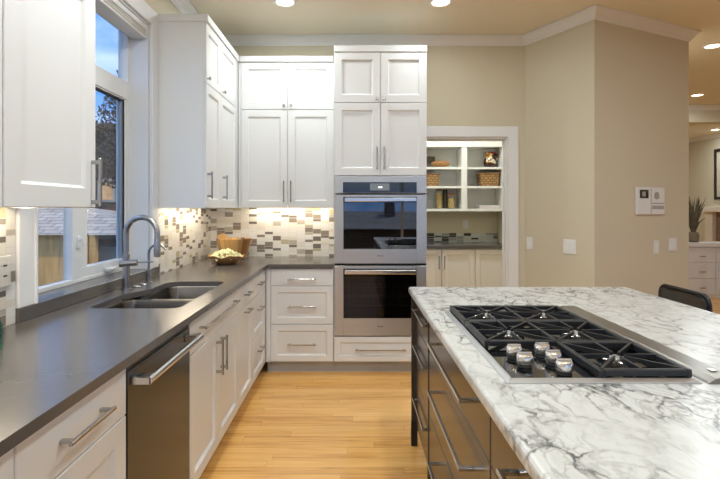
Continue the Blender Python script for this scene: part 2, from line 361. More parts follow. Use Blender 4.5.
class MB:
    def __init__(s): s.bm = bmesh.new()
    def hexa(s, P, bev=0.0, seg=1):
        bm = s.bm
        v = [bm.verts.new(p) for p in P]
        fs = [bm.faces.new([v[i] for i in q]) for q in ((0, 3, 2, 1), (4, 5, 6, 7), (0, 1, 5, 4), (1, 2, 6, 5), (2, 3, 7, 6), (3, 0, 4, 7))]
        bmesh.ops.recalc_face_normals(bm, faces=fs)
        if bev > 0:
            es = list({e for f in fs for e in f.edges})
            bmesh.ops.bevel(bm, geom=es, offset=bev, segments=seg, profile=0.5, affect='EDGES', clamp_overlap=True)
        return s
    def fb(s, f, u0, u1, n0, n1, z0, z1, bev=0.0, seg=1):
        P = [f.p(u0, n0, z0), f.p(u1, n0, z0), f.p(u1, n1, z0), f.p(u0, n1, z0), f.p(u0, n0, z1), f.p(u1, n0, z1), f.p(u1, n1, z1), f.p(u0, n1, z1)]
        return s.hexa(P, bev, seg)
    def box(s, x0, x1, y0, y1, z0, z1, bev=0.0, seg=1): return s.fb(XY, x0, x1, y0, y1, z0, z1, bev, seg)
    def rings(s, R, cap0=True, cap1=True, closed=True):
        bm = s.bm; vs = [[bm.verts.new(p) for p in r] for r in R]; fs = []
        n = len(vs[0])
        for a, b in zip(vs, vs[1:]):
            for i in range(n if closed else n - 1):
                j = (i + 1) % n
                fs.append(bm.faces.new((a[i], a[j], b[j], b[i])))
        if cap0: fs.append(bm.faces.new(list(reversed(vs[0]))))
        if cap1: fs.append(bm.faces.new(vs[-1]))
        bmesh.ops.recalc_face_normals(bm, faces=fs)
        return s
    def tube(s, pts, r, seg=12, taper=None):
        pts = [Vector(p) for p in pts]; R = []
        t0 = (pts[1] - pts[0]).normalized()
        ref = Vector((0, 0, 1)) if abs(t0.z) < 0.9 else Vector((1, 0, 0))
        a = t0.cross(ref).normalized()
        for i, p in enumerate(pts):
            t = (pts[min(i + 1, len(pts) - 1)] - pts[max(i - 1, 0)]).normalized()
            a = (a - t * a.dot(t)).normalized(); b = t.cross(a)
            rr = r if taper is None else taper[i]
            R.append([p + a * (math.cos(2 * PI * k / seg) * rr) + b * (math.sin(2 * PI * k / seg) * rr) for k in range(seg)])
        return s.rings(R)
    def cyl(s, p0, p1, r, seg=20, r1=None): return s.tube([p0, p1], r, seg, [r, r if r1 is None else r1])
    def lathe(s, c, prof, seg=28, cap0=True, cap1=True, sx=1.0, sy=1.0):
        R = [[Vector((c[0] + math.cos(2 * PI * k / seg) * r * sx, c[1] + math.sin(2 * PI * k / seg) * r * sy, z)) for k in range(seg)] for r, z in prof]
        return s.rings(R, cap0, cap1)
    def prism(s, poly, z0, z1):
        return s.rings([[Vector((x, y, z0)) for x, y in poly], [Vector((x, y, z1)) for x, y in poly]])
    def blob(s, c, r, k=1, squash=(1, 1, 1), jit=0.0):
        g = bmesh.ops.create_icosphere(s.bm, subdivisions=k, radius=1.0)
        for v in g['verts']:
            j = 1 + random.uniform(-jit, jit)
            v.co = Vector(c) + Vector((v.co.x * r * squash[0] * j, v.co.y * r * squash[1] * j, v.co.z * r * squash[2] * j))
        return s
    def shaker(s, f, u0, u1, z0, z1, st=0.06, t=0.02, rec=0.012, sl=0.011, n=0.0):
        """a framed door or drawer front with a recessed flat panel; the face is at n"""
        def rect(a, nn): return [f.p(u0 + a, nn, z0 + a), f.p(u1 - a, nn, z0 + a), f.p(u1 - a, nn, z1 - a), f.p(u0 + a, nn, z1 - a)]
        return s.rings([rect(0, n - t), rect(0, n - 0.0025), rect(0.0025, n), rect(st, n), rect(st + sl, n - rec)])
    def slab(s, f, u0, u1, z0, z1, t=0.02, n=0.0):
        def rect(a, nn): return [f.p(u0 + a, nn, z0 + a), f.p(u1 - a, nn, z0 + a), f.p(u1 - a, nn, z1 - a), f.p(u0 + a, nn, z1 - a)]
        return s.rings([rect(0, n - t), rect(0, n - 0.0025), rect(0.0025, n)])
    def build(s, name, mat, parent=None, smooth=False, loc=None):
        me = bpy.data.meshes.new(name)
        if loc is None and parent is None:
            loc = Vector((0, 0, 0))
        base = wloc(parent) if parent is not None else Vector(loc)
        bmesh.ops.translate(s.bm, verts=s.bm.verts, vec=-base)
        s.bm.to_mesh(me); s.bm.free()
        me.materials.append(mat if not isinstance(mat, str) else M[mat])
        if smooth:
            for p in me.polygons: p.use_smooth = True
            me.set_sharp_from_angle(angle=math.radians(40))
        o = bpy.data.objects.new(name, me)
        COL.objects.link(o)
        if parent is not None: o.parent = parent
        else: o.location = loc
        return o

def tag(o, label=None, cat=None, group=None, kind=None):
    if label: o['label'] = label
    if cat: o['category'] = cat
    if group: o['group'] = group
    if kind: o['kind'] = kind
    return o
def thing(name, loc, label, cat, group=None):
    o = bpy.data.objects.new(name, None); o.empty_display_size = 0.05; o.location = loc
    COL.objects.link(o); return tag(o, label, cat, group)
def struct(o): return tag(o, kind='structure')

def sweep(path, prof, closed=False):
    """sweep an (offset, z) profile along a plan polyline; the offset goes to the right of travel"""
    P = [Vector((x, y, 0)) for x, y in path]; R = []
    for i, p in enumerate(P):
        d0 = (P[i] - P[i - 1]).normalized() if i > 0 else None
        d1 = (P[i + 1] - P[i]).normalized() if i < len(P) - 1 else None
        n0 = Vector((d0.y, -d0.x, 0)) if d0 else None; n1 = Vector((d1.y, -d1.x, 0)) if d1 else None
        if n0 is None: m = n1
        elif n1 is None: m = n0
        else:
            m = (n0 + n1).normalized(); m = m / max(0.2, m.dot(n0))
        R.append([p + m * o + Vector((0, 0, z)) for o, z in prof])
    return MB().rings(R)

def round_poly(pts, rad, seg=6):
    out = []; n = len(pts)
    for i in range(n):
        p = Vector(pts[i]); a = (Vector(pts[i - 1]) - p); b = (Vector(pts[(i + 1) % n]) - p)
        r = rad[i] if isinstance(rad, (list, tuple)) else rad
        if r <= 0: out.append((p.x, p.y)); continue
        a.normalize(); b.normalize()
        th = math.acos(max(-1, min(1, a.dot(b)))); d = r / math.tan(th / 2)
        c = p + (a + b).normalized() * (r / math.sin(th / 2))
        s0 = p + a * d - c; s1 = p + b * d - c
        a0 = math.atan2(s0.y, s0.x); a1 = math.atan2(s1.y, s1.x)
        da = (a1 - a0 + PI) % (2 * PI) - PI
        for k in range(seg + 1):
            an = a0 + da * k / seg
            out.append((c.x + math.cos(an) * r, c.y + math.sin(an) * r))
    return out

def slab_with_hole(outer, hole, z0, z1):
    mb = MB(); bm = mb.bm; es = []
    for loop in (outer, hole):
        vs = [bm.verts.new((x, y, z1)) for x, y in loop]
        es += [bm.edges.new((vs[i], vs[(i + 1) % len(vs)])) for i in range(len(vs))]
    r = bmesh.ops.triangle_fill(bm, use_beauty=True, use_dissolve=False, edges=es)
    fs = [g for g in r['geom'] if isinstance(g, bmesh.types.BMFace)]
    bmesh.ops.recalc_face_normals(bm, faces=fs)
    e = bmesh.ops.extrude_face_region(bm, geom=fs)
    bmesh.ops.translate(bm, verts=[v for v in e['geom'] if isinstance(v, bmesh.types.BMVert)], vec=(0, 0, z0 - z1))
    bmesh.ops.recalc_face_normals(bm, faces=bm.faces[:])
    return mb

# ------------------------------------------------------------------ hardware
def bar_handle(f, u, z, length, parent, orient='h', proj=0.034, r=0.0055, mat='nickel', n=0.0, inset=0.018):
    mb = MB(); h = length / 2
    if orient == 'h':
        mb.fb(f, u - h, u + h, n + proj - r, n + proj + r, z - r, z + r, 0.002)
        for s in (-1, 1): mb.fb(f, u + s * (h - inset) - 0.0075, u + s * (h - inset) + 0.0075, n, n + proj, z - r * 0.9, z + r * 0.9, 0.0015)
    else:
        mb.fb(f, u - r, u + r, n + proj - r, n + proj + r, z - h, z + h, 0.002)
        for s in (-1, 1): mb.fb(f, u - r * 0.9, u + r * 0.9, n, n + proj, z + s * (h - inset) - 0.0075, z + s * (h - inset) + 0.0075, 0.0015)
    return mb.build('handle', mat, parent)
def small_knob(f, u, z, parent):
    mb = MB()
    mb.cyl(f.p(u, 0, z), f.p(u, 0.016, z), 0.006, 10)
    mb.fb(f, u - 0.0115, u + 0.0115, 0.014, 0.026, z - 0.0115, z + 0.0115, 0.003)
    return mb.build('knob', 'nickel', parent)
G = 0.0021
def door(f, u0, u1, z0, z1, root, handle=None, knob=None, st=0.06, flat=False, hl=0.19):
    mb = MB()
    (mb.slab if flat else mb.shaker)(f, u0 + G, u1 - G, z0 + G, z1 - G, **({} if flat else {'st': st}))
    d = mb.build('door', 'white', root)
    if handle: bar_handle(f, handle[0], handle[1], hl, d, 'v')
    if knob: small_knob(f, knob[0], knob[1], d)
    return d
def drawer(f, u0, u1, z0, z1, root, hz=None, hl=0.17, flat=False, st=0.05, mat='white', name='drawer', hmat='nickel', **kw):
    mb = MB()
    (mb.slab if flat else mb.shaker)(f, u0 + G, u1 - G, z0 + G, z1 - G, **({} if flat else {'st': st}))
    d = mb.build(name, mat, root)
    if hz: bar_handle(f, (u0 + u1) / 2, hz, hl, d, 'h', mat=hmat, **kw)
    return d

# ------------------------------------------------------------------ room shell
XW, YB, ZC = -1.36, 4.64, 3.0
WY0, WY1, WZ0, WZ1 = 2.07, 3.255, 0.971, 2.60          # kitchen window opening
FY = -3.5                                               # wall behind the camera
XR = 7.96                                               # far right wall
YF = 12.6
struct(MB().box(XW - 0.3, XR + 0.2, FY - 0.2, YF + 0.2, -0.12, 0.0).build('floor', 'floor'))
struct(MB().box(XW - 0.3, XR + 0.2, FY - 0.2, YF + 0.2, ZC, ZC + 0.12).build('ceiling', 'ceiling'))
mb = MB()
for y0, y1, z0, z1 in ((FY, WY0, 0, ZC), (WY1, YB + 0.12, 0, ZC), (WY0, WY1, 0, WZ0 - 0.03), (WY0, WY1, WZ1, ZC)):
    mb.box(XW - 0.2, XW, y0, y1, z0, z1)
struct(mb.build('wall_left', 'wall'))
DX0, DX1, DZ = 0.66, 1.47, 2.048
mb = MB()
for x0, x1, z0, z1 in ((XW, DX0, 0, ZC), (DX1, 1.635, 0, ZC), (DX0, DX1, DZ, ZC)):
    mb.box(x0, x1, YB, YB + 0.12, z0, z1)
struct(mb.build('wall_back', 'wall'))
CA, CB_, CC = (1.635, 4.64), (1.974, 3.99), (3.11, 4.52)
struct(MB().prism([CA, CB_, CC, (3.11, 6.78), (1.96, 6.78), (1.96, 4.76), (1.635, 4.76)], 0, ZC).build('wall_right', 'wall'))
struct(MB().box(0.3, 1.96, 6.62, 6.74, 0, ZC).build('wall_pantry_back', 'wall'))
struct(MB().box(0.3, 0.42, 4.76, 6.62, 0, ZC).build('wall_pantry_left', 'wall'))
QY0, QY1, QZ0, QZ1 = -2.2, 2.8, 0.35, 2.45
mb = MB()
for y0, y1, z0, z1 in ((FY, QY0, 0, ZC), (QY1, YF, 0, ZC), (QY0, QY1, 0, QZ0), (QY0, QY1, QZ1, ZC)):
    mb.box(XR, XR + 0.15, y0, y1, z0, z1)
struct(mb.build('wall_far_right', 'wall'))
struct(MB().box(3.0, XR, YF, YF + 0.15, 0, ZC).build('wall_far_back', 'wall'))
struct(MB().box(3.0, 3.11, 6.78, YF, 0, ZC).build('wall_far_left', 'wall'))
RX0, RX1, RZ0, RZ1 = -0.5, 4.5, 0.35, 2.45
mb = MB()
for x0, x1, z0, z1 in ((XW, RX0, 0, ZC), (RX1, XR, 0, ZC), (RX0, RX1, 0, RZ0), (RX0, RX1, RZ1, ZC)):
    mb.box(x0, x1, FY - 0.15, FY, z0, z1)
struct(mb.build('wall_front', 'wall'))
struct(MB().box(3.11, XR, 7.7, 7.9, 2.73, ZC).build('wall_header', 'wall'))
CROWN = [(0, 2.915), (0.010, 2.915), (0.016, 2.928), (0.026, 2.934), (0.036, 2.950), (0.062, 2.976), (0.070, 2.980), (0.080, 2.986), (0.080, 3.0), (0, 3.0)]
struct(sweep([(XW, FY), (XW, YB), CA, CB_, CC, (3.11, 7.7), (XR, 7.7)], CROWN).build('trim_1', 'trim'))
struct(sweep([(XR, YF), (XR, 7.9)], CROWN).build('trim_2', 'trim'))
BASEB = [(0, 0), (0.014, 0), (0.014, 0.11), (0.006, 0.13), (0, 0.13)]
struct(sweep([(1.585, YB), CA, CB_, CC, (3.11, 6.7)], BASEB).build('baseboard_right', 'trim'))
struct(sweep([(XR, YF), (XR, FY)], BASEB).build('baseboard_far_right', 'trim'))

# ------------------------------------------------------------------ kitchen window
def empty(name, loc):
    o = bpy.data.objects.new(name, None); o.location = loc; o.empty_display_size = 0.05; COL.objects.link(o); return o
w1 = struct(empty('window_1', (XW, (WY0 + WY1) / 2, WZ0)))
CT = 0.018
mb = MB()                                                # casing on the room side
mb.box(XW, XW + CT, WY0 - 0.11, WY0, WZ0, WZ1 + 0.11, 0.003)
mb.box(XW, XW + CT, WY1, WY1 + 0.115, WZ0, WZ1 + 0.11, 0.003)
mb.box(XW, XW + CT, WY0, WY1, WZ1, WZ1 + 0.11, 0.003)
mb.box(XW + 0.002, XW + CT + 0.006, WY1 - 0.003, WY1 + 0.012, WZ0, WZ1, 0.002)
mb.box(XW + 0.002, XW + CT + 0.006, WY0 - 0.012, WY0 + 0.003, WZ0, WZ1, 0.002)
mb.build('casing', 'trim', w1)
mb = MB()                                                # deep jamb lining
mb.box(XW - 0.2, XW, WY0 - 0.002, WY0 + 0.012, WZ0, WZ1); mb.box(XW - 0.2, XW, WY1 - 0.012, WY1 + 0.002, WZ0, WZ1)
mb.box(XW - 0.2, XW, WY0, WY1, WZ1 - 0.012, WZ1 + 0.002)
mb.build('jamb', 'trim', w1)
a0, a1 = WY0 + 0.012, WY1 - 0.012
FXF, FXB = -1.485, -1.537                                # frame front and back planes
mb = MB()
mb.box(FXB, FXF, a0, a1, WZ0, WZ0 + 0.022, 0.002)        # outer frame, mullion and transom bar
mb.box(FXB, FXF, a0, a0 + 0.025, WZ0 + 0.022, WZ1 - 0.012, 0.002)
mb.box(FXB, FXF, a1 - 0.028, a1, WZ0 + 0.022, WZ1 - 0.012, 0.002)
mb.box(FXB, FXF, a0 + 0.025, a1 - 0.028, 2.088, 2.205, 0.003)
mb.box(FXB, FXF, a0 + 0.025, a1 - 0.028, 2.54, WZ1 - 0.012, 0.002)
mb.box(FXB, FXF, 2.587, 2.665, WZ0 + 0.022, 2.088, 0.003)
mb.build('window_frame', 'vinyl', w1)
mb = MB()
mb.box(-1.535, -1.52, a0 + 0.025, 2.587, WZ0 + 0.022, 2.088); mb.build('glass', 'glass', w1)
sa = MB()                                                # casement sash
s0, s1, sz0, sz1 = 2.665, a1 - 0.028, WZ0 + 0.022, 2.088
sa.box(-1.54, -1.492, s0, s1, sz0, 1.048, 0.003); sa.box(-1.54, -1.492, s0, s0 + 0.075, 1.048, sz1, 0.003)
sa.box(-1.54, -1.492, s1 - 0.045, s1, 1.048, sz1, 0.003); sa.box(-1.54, -1.492, s0 + 0.075, s1 - 0.045, sz1 - 0.012, sz1, 0.003)
sash = sa.build('sash', 'vinyl', w1)
g = MB().box(-1.530, -1.518, s0 + 0.075, s1 - 0.045, 1.048, sz1 - 0.012).build('sash_glass', 'glass', sash)
mb = MB(); mb.box(-1.516, -1.496, s1 - 0.062, s1 - 0.045, 1.05, sz1 - 0.016); mb.build('spacer', 'vinylgrey', sash)
mb = MB(); mb.box(-1.512, -1.489, s1 - 0.047, s1 - 0.037, 1.05, sz1 - 0.006); mb.box(-1.512, -1.489, s0 + 0.07, s1 - 0.037, sz1 - 0.022, sz1 - 0.010); mb.build('seal', 'seal', sash)
MB().box(-1.532, -1.518, a0 + 0.025, a1 - 0.028, 2.205, 2.54).build('transom_glass', 'glass', w1)
mb = MB()
mb.box(-1.485, -1.455, 2.92, 3.01, 0.994, 1.014, 0.004); mb.tube([(-1.46, 2.99, 1.012), (-1.435, 2.97, 1.020), (-1.43, 2.88, 1.012)], 0.006, 8)
mb.build('crank', 'vinyl', w1)
mb = MB()
mb.box(-1.486, -1.474, 2.62, 2.645, 1.155, 1.225, 0.003); mb.tube([(-1.474, 2.632, 1.20), (-1.455, 2.632, 1.21), (-1.45, 2.632, 1.165)], 0.006, 8)
mb.build('latch', 'vinyl', w1)
MB().box(-1.555, XW + 0.001, WY0, WY1, WZ0 - 0.03, WZ0, 0.0).build('sill', 'quartz', w1)
mb = MB()                                                # pleated blind drawn up under the head of the window
mb.box(-1.475, -1.365, WY0 + 0.016, WY1 - 0.016, 2.552, 2.585, 0.004)
bl = thing('window_blind', (-1.42, 2.66, 2.50), 'white pleated blind drawn up tight under the top of the kitchen window', 'blind')
mb.build('headrail', 'vinyl', bl)
mb = MB()
for k in range(4): mb.box(-1.468 + 0.002 * (k % 2), -1.372 - 0.003 * (k % 2), WY0 + 0.018, WY1 - 0.018, 2.552 - 0.010 * (k + 1), 2.552 - 0.010 * k - 0.001, 0.003)
mb.build('fabric', 'blind', bl)
MB().box(-1.472, -1.368, WY0 + 0.018, WY1 - 0.018, 2.498, 2.511, 0.004).build('bottom_rail', 'vinyl', bl)

w2 = struct(empty('window_2', ((RX0 + RX1) / 2, FY, RZ0)))       # window behind the viewer, seen in the oven glass
mb = MB()
for x0, x1, z0, z1 in ((RX0, RX1, RZ0, RZ0 + 0.06), (RX0, RX1, RZ1 - 0.06, RZ1), (RX0, RX0 + 0.06, RZ0, RZ1), (RX1 - 0.06, RX1, RZ0, RZ1), (1.14, 1.20, RZ0, RZ1), (2.82, 2.88, RZ0, RZ1)):
    mb.box(x0, x1, FY - 0.11, FY - 0.05, z0, z1)
mb.build('window_frame', 'vinyl', w2)
mb = MB()
mb.box(RX0 - 0.1, RX0, FY, FY + 0.018, RZ0 - 0.1, RZ1 + 0.1); mb.box(RX1, RX1 + 0.1, FY, FY + 0.018, RZ0 - 0.1, RZ1 + 0.1)
mb.box(RX0, RX1, FY, FY + 0.018, RZ1, RZ1 + 0.1); mb.box(RX0, RX1, FY, FY + 0.03, RZ0 - 0.1, RZ0)
mb.build('casing', 'trim', w2)
MB().box(RX0 + 0.06, RX1 - 0.06, FY - 0.085, FY - 0.078, RZ0 + 0.06, RZ1 - 0.06).build('glass', 'glass', w2)

w3 = struct(empty('fill_window_3', (XR, (QY0 + QY1) / 2, QZ0)))       # unseen window added in the right wall for daylight fill
mb = MB()
for y0, y1, z0, z1 in ((QY0, QY1, QZ0, QZ0 + 0.06), (QY0, QY1, QZ1 - 0.06, QZ1), (QY0, QY0 + 0.06, QZ0, QZ1), (QY1 - 0.06, QY1, QZ0, QZ1), (-0.55, -0.49, QZ0, QZ1), (1.1, 1.16, QZ0, QZ1)):
    mb.box(XR + 0.05, XR + 0.11, y0, y1, z0, z1)
mb.build('window_frame', 'vinyl', w3)
MB().box(XR + 0.075, XR + 0.082, QY0 + 0.06, QY1 - 0.06, QZ0 + 0.06, QZ1 - 0.06).build('glass', 'glass', w3)

# ------------------------------------------------------------------ pantry doorway
d1 = struct(empty('door_1', ((DX0 + DX1) / 2, YB, 0)))
mb = MB()
mb.box(DX1, DX1 + 0.10, YB - 0.02, YB, 0, DZ + 0.10, 0.004); mb.box(DX0 - 0.01, DX1, YB - 0.02, YB, DZ, DZ + 0.10, 0.004)
mb.build('casing', 'trim', d1)
mb = MB()
mb.box(DX1 - 0.015, DX1, YB, YB + 0.12, 0, DZ - 0.015); mb.box(DX0, DX0 + 0.015, YB, YB + 0.12, 0, DZ - 0.015); mb.box(DX0, DX1, YB, YB + 0.12, DZ - 0.015, DZ)
mb.box(DX1 - 0.027, DX1 - 0.015, YB + 0.05, YB + 0.085, 0, DZ - 0.015); mb.box(DX0 + 0.015, DX1 - 0.027, YB + 0.05, YB + 0.085, DZ - 0.027, DZ - 0.015)
mb.build('jamb', 'trim', d1)

# ------------------------------------------------------------------ left base run
FL = Fr((-0.72, 0), (0, 1), (1, 0))
ZT, ZD, ZK = 0.877, 0.719, 0.104
def base_body(f, u0, u1, root, depth=0.62, toe=True, hollow=False):
    mb = MB()
    if hollow:
        mb.fb(f, u0, u0 + 0.018, -depth, -0.0205, ZK, 0.884); mb.fb(f, u1 - 0.018, u1, -depth, -0.0205, ZK, 0.884)
        mb.fb(f, u0 + 0.018, u1 - 0.018, -depth, -0.0205, ZK, ZK + 0.018); mb.fb(f, u0 + 0.018, u1 - 0.018, -0.040, -0.0205, 0.70, 0.884)
    else:
        mb.fb(f, u0, u1, -depth, -0.0205, ZK, 0.884)
    mb.build('carcass', 'white', root)
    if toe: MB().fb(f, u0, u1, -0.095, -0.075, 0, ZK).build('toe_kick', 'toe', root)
L_ = lambda u: (-1.03, u, 0)
c = thing('base_cabinet', L_(0.78), 'white base cabinet at the nearest end of the grey counter, cut by the frame', 'cabinet', 'white base cabinets along the window wall')
base_body(FL, 0.42, 1.04, c); drawer(FL, 0.42, 1.04, ZD, ZT, c, 0.80, 0.22, flat=True); door(FL, 0.42, 1.04, ZK, ZD, c)
c = thing('base_cabinet', L_(1.295), 'white base cabinet, flat drawer over a door, on the near side of the dishwasher', 'cabinet', 'white base cabinets along the window wall')
base_body(FL, 1.042, 1.551, c); drawer(FL, 1.042, 1.551, ZD, ZT, c, 0.80, 0.225, flat=True); door(FL, 1.042, 1.551, ZK, ZD, c, st=0.07)
c = thing('base_cabinet', L_(2.61), 'wide white sink cabinet with two doors and long bar handle under the sink', 'cabinet', 'white base cabinets along the window wall')
base_body(FL, 2.157, 3.068, c, hollow=True); drawer(FL, 2.157, 3.068, ZD, ZT, c, 0.815, 0.68, flat=True, name='false_front')
door(FL, 2.157, 2.6125, ZK, ZD, c, handle=(2.572, 0.59)); door(FL, 2.6125, 3.068, ZK, ZD, c, handle=(2.655, 0.59))
c = thing('base_cabinet', L_(3.285), 'narrow white cabinet with one drawer over a door, between sink cabinet and corner drawers', 'cabinet', 'white base cabinets along the window wall')
base_body(FL, 3.07, 3.498, c); drawer(FL, 3.07, 3.498, ZD, ZT, c, 0.80, 0.15, flat=True)
d = door(FL, 3.07, 3.498, ZK, ZD, c); bar_handle(FL, 3.284, 0.685, 0.15, d, 'h')
c = thing('base_cabinet', L_(3.765), 'white three-drawer cabinet of the window run, nearest the inside corner', 'cabinet', 'white base cabinets along the window wall')
base_body(FL, 3.50, 4.03, c)
for z0, z1, hz, fl in ((ZD, ZT, 0.80, True), (0.414, ZD, 0.61, False), (ZK, 0.414, 0.30, False)): drawer(FL, 3.50, 3.95, z0, z1, c, hz, 0.15, flat=fl)
MB().fb(FL, 3.952, 4.028, -0.0205, -0.002, ZK, ZT).build('filler', 'white', c)

# ------------------------------------------------------------------ dishwasher
dw = thing('dishwasher', (-1.03, 1.854, 0), 'dark stainless dishwasher with thick bar handle, between white base cabinets', 'dishwasher')
MB().fb(FL, 1.555, 2.153, -0.60, -0.03, 0.104, 0.865).build('tub', 'enamel', dw)
MB().fb(FL, 1.5575, 2.1505, -0.03, 0.0, 0.106, 0.848, 0.003).build('door', 'blacksteel', dw)
MB().fb(FL, 1.5575, 2.1505, -0.03, -0.006, 0.849, 0.864).build('control_strip', 'black', dw)
mb = MB()
mb.tube([FL.p(1.582, 0.058, 0.815), FL.p(2.126, 0.058, 0.815)], 0.0125, 16)
mb.build('handle', 'steel_bright', dw, smooth=True)
for u in (1.60, 2.108):
    MB().fb(FL, u - 0.022, u + 0.022, 0.0, 0.064, 0.801, 0.829, 0.003).build('handle_bracket', 'steel_bright', dw)
MB().fb(FL, 1.556, 2.152, -0.095, -0.075, 0, 0.104).build('toe_panel', 'black', dw)
MB().fb(FL, 1.553, 2.155, -0.04, -0.004, 0.866, 0.883).build('top_rail', 'white', dw)

# ------------------------------------------------------------------ back base run and oven tower
FB = Fr((0, 4.03), (1, 0), (0, -1))
c = thing('base_cabinet', (-0.42, 4.34, 0), 'white three-drawer cabinet on the back wall, left of the ovens', 'cabinet')
base_body(FB, -0.718, -0.160, c, depth=0.60)
for z0, z1, hz, fl in ((0.731, ZT, 0.79, True), (0.414, 0.731, 0.565, False), (ZK, 0.414, 0.252, False)): drawer(FB, -0.680, -0.162, z0, z1, c, hz, 0.235, flat=fl)
MB().fb(FB, -0.718, -0.682, -0.0205, -0.002, ZK, ZT).build('filler', 'white', c)

TX0, TX1, TZ = -0.157, 0.611, 2.664
t = thing('oven_cabinet', (0.227, 4.34, 0), 'tall white oven cabinet with four doors above two steel ovens and a drawer below', 'cabinet')
mb = MB()
mb.fb(FB, TX0, TX0 + 0.004, -0.60, -0.0205, ZK, TZ); mb.fb(FB, TX1 - 0.004, TX1, -0.60, -0.0205, ZK, TZ)
mb.fb(FB, TX0 + 0.004, TX1 - 0.004, -0.60, -0.0205, 1.640, TZ); mb.fb(FB, TX0 + 0.004, TX1 - 0.004, -0.60, -0.0205, ZK, 0.312)
mb.build('carcass', 'white', t)
MB().fb(FB, TX0, TX1, -0.60, 0.006, TZ, 2.716, 0.003).build('top_trim', 'white', t)
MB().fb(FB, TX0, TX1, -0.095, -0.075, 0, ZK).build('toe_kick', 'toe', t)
xm = (TX0 + TX1) / 2
door(FB, TX0, xm, 2.247, TZ, t, knob=(xm - 0.03, 2.277)); door(FB, xm, TX1, 2.247, TZ, t, knob=(xm + 0.03, 2.277))
door(FB, TX0, xm, 1.643, 2.247, t, handle=(xm - 0.03, 1.785)); door(FB, xm, TX1, 1.643, 2.247, t, handle=(xm + 0.03, 1.785))
drawer(FB, TX0, TX1, ZK, 0.312, t, 0.208, 0.42, st=0.045)

def wall_oven(z0, z1, zg0, zg1, label, zp=None):
    o = thing('wall_oven', (0.227, 4.34, z0), label, 'oven', 'steel wall ovens in the tall cabinet')
    x0, x1, g0, g1 = TX0 + 0.006, TX1 - 0.006, TX0 + 0.078, TX1 - 0.086
    mb = MB(); zt = zp[0] - 0.012 if zp else z1
    mb.fb(FB, x0, g0, -0.02, 0.006, z0, zt, 0.002); mb.fb(FB, g1, x1, -0.02, 0.006, z0, zt, 0.002)
    mb.fb(FB, g0, g1, -0.02, 0.006, z0, zg0, 0.0); mb.fb(FB, g0, g1, -0.02, 0.006, zg1, zt, 0.0)
    fr = mb.build('door_frame', 'steel', o)
    MB().fb(FB, g0, g1, -0.004, 0.003, zg0, zg1).build('door_glass', 'ovenglass_mirror' if zp else 'ovenglass', o)
    mb = MB()                                             # cavity, open to the front
    mb.fb(FB, g0 - 0.01, g1 + 0.01, -0.52, -0.51, z0 + 0.03, zg1 + 0.01); mb.fb(FB, g0 - 0.02, g0 - 0.01, -0.52, -0.021, z0 + 0.03, zg1 + 0.01)
    mb.fb(FB, g1 + 0.01, g1 + 0.02, -0.52, -0.021, z0 + 0.03, zg1 + 0.01); mb.fb(FB, g0 - 0.01, g1 + 0.01, -0.51, -0.021, z0 + 0.03, z0 + 0.04); mb.fb(FB, g0 - 0.01, g1 + 0.01, -0.51, -0.021, zg1, zg1 + 0.01)
    mb.build('cavity', 'enamel', o)
    for k in range(3):
        zz = zg0 + (zg1 - zg0) * (0.25 + 0.24 * k); mb = MB()
        mb.tube([FB.p(g0, -0.06, zz), FB.p(g1, -0.06, zz)], 0.004, 6); mb.tube([FB.p(g0, -0.48, zz), FB.p(g1, -0.48, zz)], 0.004, 6)
        for j in range(13):
            u = g0 + 0.02 + (g1 - g0 - 0.04) * j / 12; mb.tube([FB.p(u, -0.06, zz), FB.p(u, -0.48, zz)], 0.002, 5)
        mb.build('rack', 'steel', o)
    hz = zg1 + 0.001
    mb = MB()
    mb.fb(FB, g0 + 0.010, g1 - 0.006, 0.034, 0.056, hz, hz + 0.036, 0.006, 2)
    for u in (g0 + 0.04, g1 - 0.036): mb.fb(FB, u - 0.012, u + 0.012, 0.003, 0.036, hz + 0.008, hz + 0.028, 0.002)
    mb.build('handle', 'steel_bright', o)
    MB().fb(FB, g0, g1, 0.004, 0.0075, hz - 0.004, hz + 0.042).build('handle_recess', 'blackglass', o)
    mb = MB(); lz = (z0 + zg0) / 2                        # small etched maker's mark, five letter-like strokes
    for k, (dx, w_, hh) in enumerate(((-0.024, 0.009, 0.009), (-0.0115, 0.003, 0.009), (-0.004, 0.007, 0.007), (0.007, 0.003, 0.010), (0.0145, 0.008, 0.007))):
        mb.fb(FB, 0.227 + dx, 0.227 + dx + w_, 0.006, 0.0075, lz, lz + hh)
    mb.build('maker_mark', 'logo', fr)
    if zp:
        MB().fb(FB, x0, x1, -0.02, 0.006, zp[0], z1, 0.002).build('control_panel', 'steel', o)
        pg = MB().fb(FB, g0 - 0.004, g1, 0.006, 0.009, zp[0] + 0.004, zp[1]).build('control_glass', 'blackglass', o)
        ds = MB().fb(FB, 0.225 - 0.085, 0.225 + 0.075, 0.009, 0.010, zp[0] + 0.024, zp[1] - 0.010).build('display', 'display', o)
        mb = MB(); zz = (zp[0] + zp[1]) / 2 - 0.002
        for dx in (-0.012, -0.002, 0.011): mb.fb(FB, 0.222 + dx, 0.222 + dx + 0.007, 0.010, 0.0105, zz, zz + 0.012)
        mb.build('digits', 'digits', ds)
    return o
wall_oven(0.918, 1.638, 1.035, 1.424, 'upper steel wall oven with control display and black glass door', (1.496, 1.588))
wall_oven(0.322, 0.898, 0.465, 0.832, 'lower steel wall oven with black glass door above white drawer')
MB().fb(FB, TX0 + 0.006, TX1 - 0.006, -0.03, -0.004, 0.899, 0.917).build('oven_gap_strip', 'shadowgap', t)

